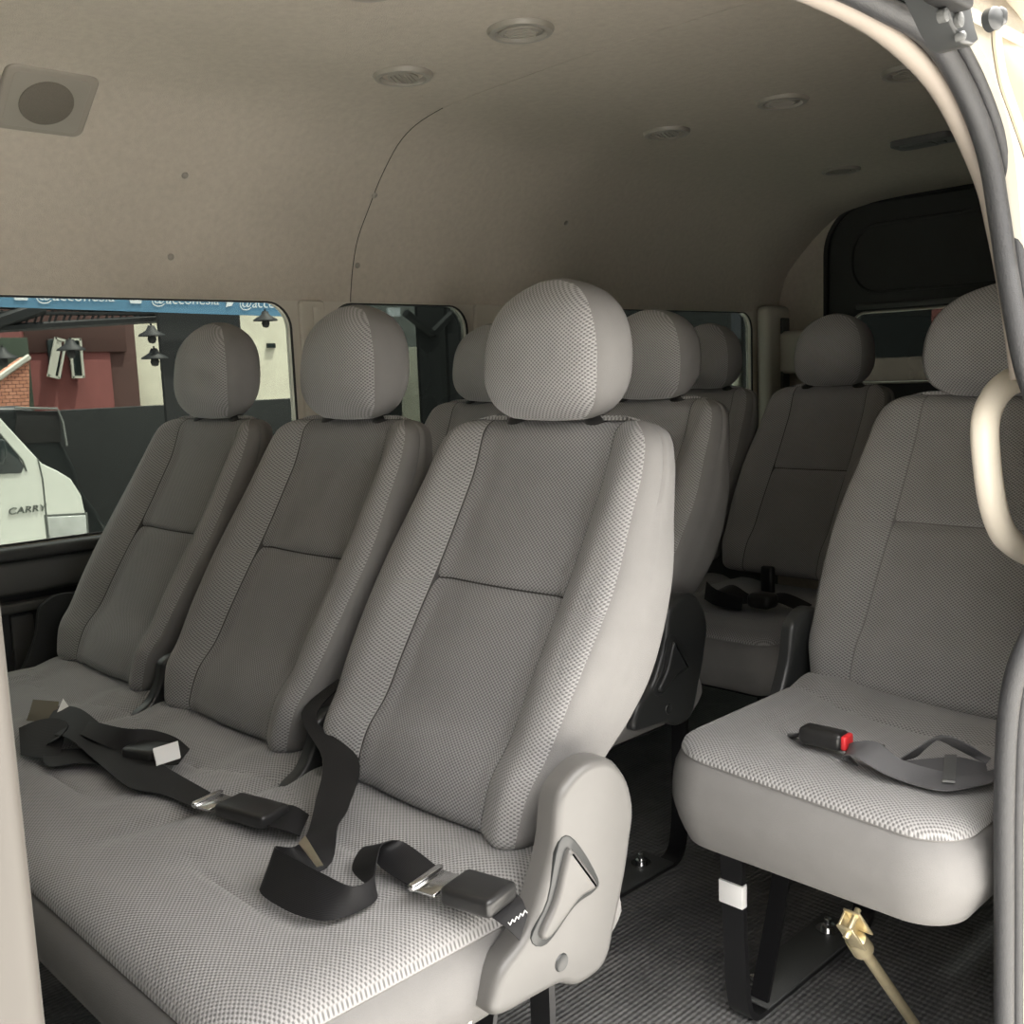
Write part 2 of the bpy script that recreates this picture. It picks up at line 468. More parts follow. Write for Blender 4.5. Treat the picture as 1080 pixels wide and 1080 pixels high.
def cushion_mb(x0, x1, seats, yf=-.55, yb=-.09, zt=.492, zs=.464, zb=.365, rcf=.07, sw=.13, tilt=0):
    mb = MB()
    ys = []
    for i in range(13): ys.append(yf+rcf*(1-math.cos(i/12*pi/2)))
    y = yf+rcf+.008
    while y < yb-.001: ys.append(y); y += .0075
    ys.append(yb)
    nx = int((x1-x0)/.0085)
    rows = []
    edge = [ (x0+x1)/2 ]
    for y in ys:
        ins = 0
        if y-yf < rcf: ins = rcf-math.sqrt(max(0, rcf*rcf-(rcf-(y-yf))**2))
        a, b = x0+ins, x1-ins
        row = []
        for i in range(nx+1):
            f = i/nx; f = .5-.5*math.cos(pi*f)*(.35) - .0 if False else f
            # denser towards the ends
            g = f+.0
            x = a+(b-a)*g
            if i < 6: x = a+(b-a)*(6/nx)*(i/6)**1.5
            if i > nx-6: x = b-(b-a)*(6/nx)*((nx-i)/6)**1.5
            if y-yf < rcf:
                # distance to the rounded outline
                cx = min(max(x, x0+rcf), x1-rcf); de = rcf-math.hypot(x-cx, (yf+rcf)-y)
            else: de = min(x-x0, x1-x)
            de = max(0, min(de, y-yf)); r = .05
            z = zt
            if de < r: z -= (zt-zs)*(1-math.sqrt(max(0, 1-((r-de)/r)**2)))
            c = min(seats, key=lambda s_: abs(s_-x)); d = abs(x-c)
            inner = sstep(yf+.09, yf+.15, y)
            z -= .007*(1-sstep(sw-.04, sw+.01, d))*inner
            yg = -.275+.05*(d/.22)**2
            z += .010*sstep(yg, yg+.05, y)
            def gr(t, w=.003, h=.0035): return h*math.exp(-(t/w)**2)
            z -= gr(y-yg)*1.2
            z -= gr(d-sw)*sstep(yf+.12, yf+.17, y)*(1-sstep(yg-.01, yg+.01, y))
            if y < yg: z -= gr(y-(yf+.13+.02*(d/.2)**2))*(1-sstep(sw-.03, sw, d))
            for s1, s2 in zip(seats, seats[1:]):
                m_ = (s1+s2)/2; z -= .009*math.exp(-((x-m_)/.02)**2)*sstep(yf+.02, yf+.2, y)+gr(x-m_, .003, .003)*sstep(yf+.14, yf+.18, y)
            row.append((x, y, z-tilt*x))
        rows.append(row)
    for r in rows: mb.v += r
    n = nx+1
    for i in range(len(rows)-1):
        for j in range(nx):
            f = [i*n+j, i*n+j+1, (i+1)*n+j+1, (i+1)*n+j]
            mb.face(f, 0, [(mb.v[q][0], mb.v[q][1]) for q in f], True)
    loop = [j for j in range(n)]+[i*n+nx for i in range(1, len(rows))]+[(len(rows)-1)*n+j for j in range(nx-1, -1, -1)]+[i*n for i in range(len(rows)-2, 0, -1)]
    L = [Vector(mb.v[i]) for i in loop]; m = len(L); nor = []
    for i in range(m):
        t = L[(i+1) % m]-L[i-1]; nn = Vector((t.y, -t.x, 0)); nor.append(nn.normalized())
    H = zs-zb
    prof = [(-.002, .003), (.001, .006)]+[(.004+.010*math.sin(k/8*pi)**.8-(.0 if k < 5 else .012*(k-4)/4), H*k/8*.86+.006) for k in range(1, 9)]+[(-.020, H*.96), (-.04, H)]
    prev = loop
    vv = 0
    for (oo, dz) in prof:
        o = len(mb.v)
        for i in range(m):
            p = L[i]+nor[i]*oo; zz = L[i].z if dz < .008 else zs-tilt*L[i].x*(1-dz/H)
            mb.v.append((p.x, p.y, zz-dz))
        cur = [o+i for i in range(m)]
        for i in range(m):
            j = (i+1) % m; mb.face([prev[j], prev[i], cur[i], cur[j]], 1, [(0, 0)]*4, True)
        prev = cur
    mb.face(prev[::-1], 1, [(0, 0)]*m, False)
    return mb
def post_mb(sx):
    mb = MB(); tube(mb, [(sx, .098, .90), (sx, .093, 1.0)], .0052, 12); return mb
def bezel_mb(sx):
    mb = MB()
    lathe(mb, [(.0, .016), (.008, .016), (.015, .011), (.018, .004), (.0185, -.012)], (0, 0, 0), (0, 0, 1), 24)
    mb.v = [(sx+x*1.25, .075+y*.9+.018, .938+z) for x, y, z in mb.v]; return mb

BACK = {}
def backrest(parent, sx, oz, w=.217, key='std', hr=True, stitch=.742):
    if key not in BACK:
        mb = backrest_mb(w, stitch); o = mb.build('backrest', [FAB, FABI, PLAIN, SEAM]); BACK[key] = o
        hb = headrest_mb(hw0=.113*min(1, w/.217+.05)); h = hb.build('headrest', [FAB, PLAIN], o)
        for s in (-.071, .071):
            post_mb(s).build('headrest_post', CHROME, o); bezel_mb(s).build('post_guide', BLKP, o)
        r = o
    else: r = copy_tree(BACK[key])
    r.parent = parent; r.location = (sx, 0, oz)
    return r

# ------------------------------------------------------------------ brackets and frames
BR = [(-.183, .603), (-.161, .612), (-.137, .612), (-.112, .602), (-.090, .573), (-.082, .539), (-.088, .509), (-.099, .469), (-.118, .42), (-.128, .394), (-.145, .380), (-.179, .379),
      (-.205, .392), (-.235, .395), (-.285, .398), (-.301, .408), (-.298, .425), (-.284, .447), (-.251, .467), (-.232, .492), (-.209, .54), (-.199, .587)]
LEVER = [(-.196, .532), (-.185, .530), (-.155, .487), (-.160, .480), (-.183, .478), (-.224, .456), (-.237, .464), (-.215, .490)]
SLOT = [(-.203, .545), (-.180, .540), (-.147, .487), (-.153, .474), (-.183, .470), (-.226, .447), (-.247, .462), (-.222, .492)]
def sm2(pts, k=4): return [(p.x, p.y) for p in cr([(a, b, 0) for a, b in pts], k, True)]
def bracket(parent, x, oz, m, side=1, th=.028, lever=True, name='side_cover'):
    mb = MB(); prism(mb, sm2(BR, 4), 0, 0, side*th, .010, 0, 5, True); c = mb.build(name, m, parent, (x, 0, oz))
    if lever:
        mb = MB(); prism(mb, sm2(SLOT), 0, side*(th-.004), side*(th+.0012), .001, 0, 2, True); mb.build('lever_slot', COVD, c)
        mb = MB(); prism(mb, sm2(LEVER), 0, side*(th-.002), side*(th+.008), .005, 0, 4, True); mb.build('recline_lever', m, c)
        mb = MB(); mb_o = Vector((side*th, -.205, .418)); lathe(mb, [(0, .0008), (.006, .0008), (.0085, .0015), (.0095, .0)], mb_o, (side, 0, 0), 20); mb.build('screw_recess', COVD, c)
    return c
def legframe(parent, x, oz, y0=-.455, y1=-.06, w=.034, side=1, sticker=False, ztop=.375):
    """black flat-steel U frame: front leg, floor bar, rear leg, slanted brace"""
    def strip(pts, wd, th, name, m=STEEL):
        P = cr([(0, a, b) for a, b in pts], 5); mb = MB(); o = 0
        for i, p in enumerate(P):
            t = (P[min(i+1, len(P)-1)]-P[max(i-1, 0)]).normalized(); n = Vector((0, -t.z, t.y))
            for (a, b) in ((-wd/2, -th/2), (wd/2, -th/2), (wd/2, th/2), (-wd/2, th/2)): mb.v.append(tuple(Vector((x+a, p.y, p.z))+n*b))
        for i in range(len(P)-1):
            for k in range(4):
                k2 = (k+1) % 4; mb.face([i*4+k, i*4+k2, i*4+4+k2, i*4+4+k], 0, None, False)
        mb.face([0, 1, 2, 3]); n_ = len(P)*4; mb.face([n_-1, n_-2, n_-3, n_-4])
        return mb.build(name, m, parent, (0, 0, oz))
    f = FZ+.004
    fr = strip([(y0-.003, ztop), (y0, ztop-.08), (y0+.006, f+.10), (y0+.010, f+.045), (y0+.022, f+.012), (y0+.05, f), (y0+.12, f), ((y0+y1)/2, f), (y1-.12, f), (y1-.05, f), (y1-.022, f+.012), (y1-.01, f+.045), (y1-.004, f+.10), (y1, ztop-.08), (y1, ztop+.04)], w, .009, 'leg_frame')
    mb = MB(); mb.bm(box_bm((x-side*.016, (y0+y1)/2, (f+.008)), (.075, (y1-y0)-.11, .004), .001)); mb.build('foot_plate', VINYL2, parent, (0, 0, oz))
    strip([(y0+.16, ztop+.0), (y0+.12, (ztop+f)/2), (y0+.065, f+.01)], w*.8, .006, 'brace')
    for yy in (y0+.085, y1-.10):
        mb = MB(); o = (x-side*.022, yy, f+.010)
        lathe(mb, [(.019, 0), (.019, .003), (.011, .003), (.011, .010), (.006, .011), (.006, .020), (0, .021)], o, (0, 0, 1), 6 if False else 18); mb.build('floor_bolt', CHROME, parent, (0, 0, oz))
    if sticker:
        mb = MB(); mb.bm(box_bm((x, y0-.0015, .268), (w+.0035, .0125, .034), .001)); mb.build('white_tape', WHITE, parent, (0, 0, oz))['label'] = 'white tape wrapped round the front leg'
    return fr

def pan(parent, x0, x1, oz, y0=-.50, y1=-.11, z=.375):
    mb = MB(); mb.bm(box_bm(((x0+x1)/2, (y0+y1)/2, z-.012), (x1-x0-.06, y1-y0, .024), .004))
    tube(mb, [(x0+.02, -.13, z), (x1-.02, -.13, z)], .013, 12); tube(mb, [(x0+.05, -.47, z-.02), (x1-.05, -.47, z-.02)], .011, 12)
    return mb.build('seat_pan', STEEL, parent, (0, 0, oz))

# ---- row next to the door: three places
OZ = -FZ
bA = empty('bench_seat', (-.45, 0, FZ)); tag(bA, 'light grey three-place bench seat with three headrests, nearest the door opening', 'bench seat')
def bench_local(root, cx): pass
def bpos(root, x): return x-root.location.x
c = cushion_mb(-1.125, .225, [-.9, -.45, 0]); c.build('seat_cushion', [FAB, PLAIN], bA, (.45, 0, OZ))
for x in (0, -.45, -.9): backrest(bA, bpos(bA, x), OZ)
ga = empty('g', (0, 0, 0)); bpy.data.objects.remove(ga)
bracket(bA, bpos(bA, .232), OZ, COVP)
def hinge_cover(parent, x, oz):
    mb = MB(); prism(mb, sm2([(-.115-( -.082-y)*.55, .455+(z-.38)*.50) for y, z in BR], 4), 0, 0, .02, .007, 0, 4, True); c = mb.build('hinge_cover', COVD, parent, (x, 0, oz))
    mb = MB(); prism(mb, sm2([(-.150, .455), (-.120, .50), (-.10, .57), (-.112, .575), (-.14, .51), (-.175, .46)]), 0, .016, .026, .004, 0, 3, True); mb.build('cover_rib', COVP, c)
for x in (-.222, -.672): hinge_cover(bA, bpos(bA, x), OZ)
bracket(bA, bpos(bA, -1.132), OZ, COVD, -1, .02, False)
pan(bA, -1.125+.45, .225+.45, OZ)
legframe(bA, bpos(bA, .19), OZ, -.40, -.165, .03, side=1); legframe(bA, bpos(bA, -1.02), OZ, -.43, -.12, side=-1)
mb = MB(); mb.bm(box_bm((0, 0, 0), (.02, .006, .34), .001, rot=frame_rot((1, 0, 0), (0, .28, 1)))); mb.build('front_stay', SATIN, bA, (bpos(bA, .215), -.335, .255+OZ))

# ---- second row: pair of seats on the far side, single seat beside the door post
P2 = .70
bB = empty('bench_seat', (-.65, P2, FZ)); tag(bB, 'dark shaded two-place bench seat directly behind the three-place front bench', 'bench seat')
c = cushion_mb(-1.13, -.165, [-.90, -.40]); c.build('seat_cushion', [FAB, PLAIN], bB, (.65, 0, OZ))
for x in (-.395, -.87): backrest(bB, bpos(bB, x), OZ)
bracket(bB, bpos(bB, -.165), OZ, COVD)
hinge_cover(bB, bpos(bB, -.645), OZ)
pan(bB, -1.12+.65, -.17+.65, OZ)
legframe(bB, bpos(bB, -.23), OZ, -.46, -.05, side=1); legframe(bB, bpos(bB, -1.05), OZ, -.46, -.05, side=-1)

bS = empty('single_seat', (.298, P2+.03, FZ)); tag(bS, 'light grey single folding seat behind the door post with white grab handle in front', 'seat')
c = cushion_mb(-.205, .195, [0.0], zt=.502, zs=.480, zb=.352, rcf=.065, tilt=.06); c.build('seat_cushion', [FAB, PLAIN], bS, (0, 0, OZ))
mb = backrest_mb(.225, .747, .118, .030); o = mb.build('backrest', [FAB, FAB, PLAIN, PLAIN], bS, (.0, 0, OZ))
headrest_mb(.130, .060, .946, 1.120).build('headrest', [FAB, PLAIN], o)
for s in (-.071, .071): post_mb(s).build('headrest_post', CHROME, o); bezel_mb(s).build('post_guide', BLKP, o)
bracket(bS, -.232, OZ, COVD, 1, .022, False, 'side_cover'); bracket(bS, .232, OZ, COVD, -1, .02, False, 'side_cover')
pan(bS, -.2, .2, OZ)
legframe(bS, -.150, OZ, -.465, -.06, w=.036, side=1, sticker=True)
# folding support strut under the seat
st = empty('support_strut', (.07, -.49, .30-FZ)); st.parent = bS
a = at(892, 975, 0, .35)-Vector((.298, P2+.03, 0)); b = at(985, 1110, 0, .365)-Vector((.298, P2+.03, 0)); 
st.location = (0, 0, OZ)
d = (b-a).normalized()
mb = MB(); tube(mb, [a+d*.045, b], .0075, 16); mb.build('strut_tube', GOLD, st)
mb = MB(); tube(mb, [a+d*.030, a+d*.034, a+d*.062, a+d*.066], [.008, .0135, .0145, .008], 18); mb.build('strut_collar', GOLD, st)
mb = MB(); R = frame_rot(d, (1, 0, 0))
mb.bm(box_bm(a+d*.012, (.055, .024, .003), .0008, rot=R)); mb.bm(box_bm(a+d*.006+R@Vector((0, .011, .010)), (.05, .003, .022), .0008, rot=R)); mb.bm(box_bm(a+d*.006+R@Vector((0, -.011, .010)), (.05, .003, .022), .0008, rot=R))
tube(mb, [a+R@Vector((-.01, -.02, .012)), a+R@Vector((-.01, .02, .012))], .004, 10)
mb.build('hinge_bracket', GOLD, st)

# ---- rear row, three narrower places
P3 = 1.46
bC = empty('bench_seat', (-.79, P3, FZ)); tag(bC, 'shaded dark grey bench seat at the very rear, below the back door window', 'bench seat')
c = cushion_mb(-1.18, -.195, [-1.18+.195, -.79, -.40], zt=.45, zs=.428, zb=.308, rcf=.05); c.build('seat_cushion', [FAB, PLAIN], bC, (.79, 0, OZ))
for i, x in enumerate((-.40, -.79, -1.00)):
    if i == 2: x = -1.175
    backrest(bC, bpos(bC, x), OZ, .188, 'slim')
bracket(bC, bpos(bC, -.195), OZ-.03, COVD, 1, .02, False)
bracket(bC, bpos(bC, -1.22+.0), OZ-.03, COVD, 1, .02, False)
pan(bC, -1.18+.79, -.20+.79, OZ-.055)
legframe(bC, bpos(bC, -.26), OZ, -.46, -.05, side=1, ztop=.315); legframe(bC, bpos(bC, -1.1), OZ, -.46, -.05, side=-1, ztop=.315)

# ------------------------------------------------------------------ seat belts
def px(l, z): return [at(u, v, 2, zz if (zz := q) else z) for (u, v, q) in l]
def E2(l):
    """list of (uA,vA,zA, uB,vB,zB) -> ribbon edges"""
    return [(at(a, b, 2, c_), at(d_, e, 2, f_)) for a, b, c_, d_, e, f_ in l]
def buckle(parent, p0, p1, w, h, m=BLKP, name='buckle', nrm=(0, 0, 1)):
    """rounded buckle body from p0 to p1"""
    p0, p1 = Vector(p0), Vector(p1); R = frame_rot(p1-p0, nrm); L = (p1-p0).length
    mb = MB(); mb.bm(box_bm((p0+p1)/2, (L, w, h), min(w, h)*.32, 4, R), 0, True)
    return mb.build(name, m, parent), R
def tongue(parent, p, R, w, ln=.03):
    mb = MB(); mb.bm(box_bm(Vector(p), (ln, w, .0035), .001, 2, R)); mb.bm(box_bm(Vector(p)+R@Vector((-ln*.42, 0, .002)), (ln*.3, w*1.12, .009), .0035, 3, R), 0, True)
    return mb.build('tongue', CHROME, parent)

# belt of the near place
t1 = empty('seat_belt', (0, 0, 0)); tag(t1, 'twisted black lap belt and buckle lying on the nearest place of the front bench', 'seat belt')
ribbon([(Vector((-.234, -.120, .60)), Vector((-.216, -.120, .60))), (Vector((-.240, -.178, .565)), Vector((-.205, -.178, .565)))]+E2([(340, 800, .545, 378, 800, .545), (333, 845, .522, 368, 850, .522), (324, 880, .506, 356, 872, .515), (311, 893, .530, 345, 915, .512),
           (290, 893, .530, 276, 935, .500), (310, 905, .535, 298, 958, .498), (342, 922, .535, 340, 971, .498), (372, 935, .53, 376, 962, .50), (393, 925, .525, 398, 944, .50), (398, 905, .53, 372, 918, .50), (404, 890, .53, 385, 893, .505), (425, 888, .515, 402, 915, .499), (462, 915, .505, 442, 940, .502)]), 'webbing', WEB, t1)
mb = MB(); 
a1, b1 = at(478, 934, 2, .512), at(532, 950, 2, .512)
_, R = buckle(t1, a1, b1, .050, .020); tongue(t1, at(460, 931, 2, .512), R, .046, .030)
ribbon(E2([(522, 928, .505, 505, 958, .505), (548, 946, .500, 530, 975, .495), (556, 966, .49, 548, 992, .475)]), 'anchor_webbing', WEB, t1)
mb = MB()
for k in range(9):
    q = at(536+k*2.2, 975-k*1.6+(2 if k % 2 else -2), 2, .502); q2 = at(536+(k+1)*2.2, 975-(k+1)*1.6+(-2 if k % 2 else 2), 2, .502); tube(mb, [q, q2], .0006, 5)
mb.build('stitching', WHITE, t1)
# paper tag on the crossing
mb = MB(); q0, q1, q2, q3 = at(315, 890, 2, .536), at(322, 882, 2, .54), at(341, 913, 2, .530), at(334, 915, 2, .53)
mb.add([q0, q1, q2, q3, q0+Vector((0, 0, .001)), q1+Vector((0, 0, .001)), q2+Vector((0, 0, .001)), q3+Vector((0, 0, .001))], [[3, 2, 1, 0], [4, 5, 6, 7], [0, 1, 5, 4], [1, 2, 6, 5], [2, 3, 7, 6], [3, 0, 4, 7]]); mb.build('paper_label', SATIN, t1)

# belt of the middle place
t2 = empty('seat_belt', (0, 0, 0)); tag(t2, 'black lap belt stretched straight along the middle place of the front bench', 'seat belt')
ribbon(E2([(60, 745, .52, 40, 775, .51), (85, 748, .53, 70, 778, .52), (120, 775, .515, 98, 800, .505), (160, 800, .508, 135, 830, .50), (190, 818, .505, 170, 838, .50), (222, 836, .50, 208, 853, .50)]), 'webbing', WEB, t2)
a1, b1 = at(240, 848, 2, .508), at(292, 862, 2, .508)
_, R = buckle(t2, a1, b1, .046, .018); tongue(t2, at(226, 846, 2, .506), R, .042, .028)
ribbon(E2([(292, 847, .503, 276, 870, .503), (312, 851, .508, 300, 876, .503), (326, 860, .499, 316, 882, .495)]), 'anchor_webbing', WEB, t2)

# belt by the window
t3 = empty('seat_belt', (0, 0, 0)); tag(t3, 'loosely heaped black belt with faded strap on the window place of the front bench', 'seat belt')
ribbon(E2([(35, 738, .53, 62, 740, .53), (31, 752, .515, 60, 753, .515), (28, 760, .505, 58, 762, .505)]), 'faded_webbing', WEBT, t3)['label'] = 'faded tan end of the webbing'
ribbon(E2([(20, 768, .525, 22, 796, .50), (40, 760, .53, 42, 800, .50), (60, 758, .53, 62, 800, .50), (72, 765, .525, 60, 798, .50), (62, 778, .52, 42, 785, .50), (45, 790, .505, 50, 808, .498), (80, 790, .505, 85, 805, .498), (110, 790, .502, 115, 808, .498)]), 'webbing', WEB, t3)
ribbon(E2([(95, 760, .53, 85, 775, .52), (130, 768, .535, 120, 790, .51), (160, 770, .53, 150, 800, .50), (185, 778, .515, 175, 806, .50), (200, 790, .505, 188, 806, .498)]), 'loose_webbing', WEB, t3)
a1, b1 = at(140, 790, 2, .51), at(172, 796, 2, .51)
_, R = buckle(t3, a1, b1, .045, .02)
mb = MB(); q = [at(161, 791, 2, .528), at(187, 783, 2, .528), at(190, 800, 2, .512), at(165, 808, 2, .512)]
mb.add([*q, *[p+Vector((0, .001, .002)) for p in q]], [[3, 2, 1, 0], [4, 5, 6, 7], [0, 1, 5, 4], [1, 2, 6, 5], [2, 3, 7, 6], [3, 0, 4, 7]]); mb.build('white_label', WHITE, t3)
mb = MB(); q = [at(60, 752, 2, .52), at(66, 738, 2, .53), at(73, 748, 2, .525), at(70, 752, 2, .52)]
mb.add([*q, *[p+Vector((0, .001, .002)) for p in q]], [[3, 2, 1, 0], [4, 5, 6, 7], [0, 1, 5, 4], [1, 2, 6, 5], [2, 3, 7, 6], [3, 0, 4, 7]]); mb.build('white_label', WHITE, t3)

# belt on the single seat
t4 = empty('seat_belt', (0, 0, 0)); tag(t4, 'grey looped belt with red-button buckle on the single seat', 'seat belt')
a1, b1 = at(846, 772, 2, .525), at(892, 782, 2, .525)
bk, R = buckle(t4, a1, b1, .030, .024)
mb = MB(); mb.bm(box_bm(b1+(b1-a1).normalized()*.0015, (.008, .024, .019), .003, 3, R), 0, True); mb.build('release_button', RED, bk)
mb = MB(); tube(mb, cr([at(846, 774, 2, .522), at(836, 776, 2, .505), at(832, 772, 2, .48)], 6), .006, 10, flat=.5); mb.build('buckle_stalk', BLKP, t4)
ribbon(E2([(905, 808, .502, 890, 790, .505), (888, 800, .508, 900, 783, .53), (900, 797, .525, 925, 783, .535), (930, 815, .512, 948, 800, .522), (965, 828, .503, 985, 812, .51), (1000, 834, .503, 1020, 818, .508), (1045, 826, .503, 1060, 808, .508)]), 'webbing', WEBG, t4)
ribbon(E2([(945, 804, .503, 950, 800, .51), (968, 797, .508, 985, 778, .54), (985, 780, .535, 1003, 777, .545), (1010, 790, .52, 1022, 786, .535), (1040, 806, .508, 1045, 800, .512)]), 'webbing_loop', WEBG, t4)
ribbon(E2([(950, 818, .503, 955, 803, .506), (980, 825, .504, 985, 800, .506), (1010, 826, .505, 1012, 799, .509), (1042, 818, .506, 1040, 806, .508)]), 'webbing_fold', WEBG, t4)
mb = MB(); q = [at(994, 825, 2, .508), at(996, 798, 2, .512), at(1009, 798, 2, .512), at(1007, 826, 2, .508)]
mb.add([*q, *[p+Vector((0, .001, .0025)) for p in q]], [[3, 2, 1, 0], [4, 5, 6, 7], [0, 1, 5, 4], [1, 2, 6, 5], [2, 3, 7, 6], [3, 0, 4, 7]]); mb.build('strap_keeper', VINYL2, t4)
mb = MB(); mb.bm(box_bm(at(922, 790, 2, .508), (.025, .016, .014), .003, 3, R), 0, True); mb.build('belt_tongue', BLKP, t4)

# belt on the rear bench
t5 = empty('seat_belt', (0, 0, 0)); tag(t5, 'black belt heap with an upright buckle on the rear bench cushion', 'seat belt')
ZC = .455
mb = MB(); p = at(810, 628, 1, 1.17); mb.bm(box_bm(Vector((p.x, p.y, ZC+.045)), (.032, .02, .085), .007, 3), 0, True); mb.build('buckle', BLKP, t5)
mb = MB(); mb.bm(box_bm(Vector((p.x+.03, p.y-.07, ZC+.022)), (.06, .05, .035), .012, 3), 0, True); mb.build('buckle_housing', BLKP, t5)
def loc_ribbon(pts, nm):
    return ribbon([(Vector(a), Vector(b)) for a, b in pts], nm, WEB, t5)
X, Y = p.x, p.y-.06
loc_ribbon([((X-.14, Y+.02, ZC+.004), (X-.14, Y+.06, ZC+.01)), ((X-.08, Y-.03, ZC+.03), (X-.07, Y+.02, ZC+.04)), ((X-.02, Y-.03, ZC+.012), (X-.01, Y+.02, ZC+.02)), ((X+.05, Y, ZC+.02), (X+.05, Y+.05, ZC+.03)), ((X+.12, Y, ZC+.006), (X+.12, Y+.05, ZC+.012))], 'webbing')
loc_ribbon([((X-.13, Y-.01, ZC+.004), (X-.13, Y+.0, ZC+.045)), ((X-.07, Y-.05, ZC+.004), (X-.07, Y-.045, ZC+.04)), ((X+.0, Y-.05, ZC+.002), (X+.0, Y-.045, ZC+.03))], 'webbing_loop')

# ------------------------------------------------------------------ shell of the van
XL, XR, YB, YF = -1.25, .55, 2.68, -2.3
CX = -.35
def struct(mb, name, m, parent=None):
    o = mb.build(name, m, parent)
    if not parent: o['kind'] = 'structure'
    return o
mb = MB(); mb.bm(box_bm(((XL+XR)/2, (YB+YF)/2, FZ-.03), (XR-XL+.06, YB-YF, .06))); struct(mb, 'floor', FLOORM)
# headliner
SEC = cr([(XL, 1.206, 0), (-1.247, 1.228, 0), (-1.232, 1.29, 0), (-1.205, 1.355, 0), (-1.155, 1.42, 0), (-1.09, 1.495, 0), (-1.01, 1.56, 0), (-.91, 1.592, 0), (-.75, 1.605, 0), (CX, 1.612, 0)], 5)
SEC = [(p.x, p.y) for p in SEC]; SEC = SEC+[(2*CX-x, z) for x, z in SEC[:-1][::-1]]
def headliner(name, y0, y1, sec, m, thick=.012, lift=0):
    mb = MB(); n = len(sec); ny = max(2, int((y1-y0)/.08)); rows = []
    for i in range(ny+1):
        y = y0+(y1-y0)*i/ny
        dz = -.035*sstep(2.2, 2.68, y)
        for L in (0, 1):
            for x, z in sec:
                q = Vector((x-CX, z-1.0)); q = q*(1+(thick*L+lift)/max(.1, q.length)); mb.v.append((q.x+CX, y, q.y+1.0+dz*sstep(1.3, 1.6, z)))
    R = 2*n
    for i in range(ny):
        for j in range(n-1):
            a = i*R+j; mb.face([a, a+R, a+R+1, a+1], 0, None, True); b = a+n; mb.face([b, b+1, b+R+1, b+R], 0, None, True)
        for j in (0, n-1): a = i*R+j; mb.face([a, a+n, a+n+R, a+R], 0, None, False)
    for i in (0, ny):
        for j in range(n-1): a = i*R+j; mb.face([a, a+1, a+n+1, a+n], 0, None, False)
    return struct(mb, name, m)
# near side stops at the door head for the front part
iend = max(i for i, (x, z) in enumerate(SEC) if z > 1.315 or x < 0)
headliner('ceiling', YF, .668, SEC[:iend+1], HEADL)
headliner('ceiling', .670, YB, SEC, HEADL)
# seam strip between the two headliner pieces
mb = MB(); tube(mb, [(x, .669, z) for x, z in SEC[:40] if z < 1.601], .0012, 6); struct(mb, 'trim_1', SEAM)

# far side wall with three windows
WT, WB = 1.208, .706
WIN = [(-1.75, .493), (.605, 1.065), (1.23, 2.50)]
holes = [rrect(a, b, WB, WT-.004, .065, 8) for a, b in WIN]
m_ = plate([[(YF, WB-.05), (YB, WB-.05), (YB, WT+.03), (YF, WT+.03)]]+holes, 0, XL-.03, XL); struct(m_, 'wall_left', CREAM)
mb = MB(); mb.bm(box_bm((XL-.0475, (YF+YB)/2, (FZ+WB-.01)/2-.1), (.035, YB-YF, WB-FZ+.2))); struct(mb, 'wall_left', DARKV)
for i, (a, b) in enumerate(WIN):
    mb = MB(); mb.bm(box_bm((XL-.022, (a+b)/2, (WT+WB)/2), (.004, b-a+.012, WT-WB+.006))); g = struct(mb, 'window_%d' % (i+1), (G_T, G_M, G_M)[i])
    mb = MB(); P = rrect(a, b, WB, WT-.004, .065, 8); P.append(P[0]); P.append(P[1])
    tube(mb, [(XL-.004, y, z) for y, z in P], .0042, 8, caps=False, flat=.9); mb.build('window_gasket', BLACK, g)
# door-height side trim: ledge, armrest band, recess with ribs, lower ledge
def xbox(name, x, y0, y1, z0, z1, m, d=.03, bev=.004, parent=None):
    mb = MB(); mb.bm(box_bm((x, (y0+y1)/2, (z0+z1)/2), (d, y1-y0, z1-z0), bev, 3), 0, False); 
    o = mb.build(name, m, parent)
    if not parent: o['kind'] = 'structure'
    return o
xbox('trim_2', XL+.006, -1.75, 2.6, WB-.028, WB-.002, DARKV, .06, .008)
xbox('trim_3', XL+.003, -1.75, 2.6, .607, WB-.030, VINYL2, .04, .010)
xbox('trim_4', XL+.008, -1.75, .45, .572, .592, VINYL2, .035, .005)
rc = xbox('trim_5', XL-.012, -1.75, 2.6, .15, .575, DARKV, .012, .003)
for y in (-.62, -.44, -.195, .02):
    xbox('trim_rib', XL+.000, y-.022, y+.022, .44, .563, VINYL2, .014, .004, rc)
xbox('trim_rib', XL-.001, -.145, -.01, .44, .50, DARKV, .012, .004, rc)
xbox('trim_6', XL+.05, -1.75, .5, .36, .425, VINYL2, .10, .015)
xbox('trim_7', XL+.02, -1.75, 2.6, FZ, .36, DARKV, .05, .01)
# vertical cream pillar covers between windows
for i, (a, b) in enumerate(((.512, .586), (1.085, 1.21))):
    mb = MB(); prism(mb, rrect(a, b, WB-.03, WT, .012), 0, XL-.004, XL+.010, .006, 0, 3, True); struct(mb, 'trim_%d' % (8+i), CREAM)
mb = MB(); tube(mb, cr([(XL+.012, .56, 1.19), (XL+.03, .545, .95), (XL+.03, .54, .72)], 6), .012, 8, flat=.4); struct(mb, 'trim_10', CREAM)

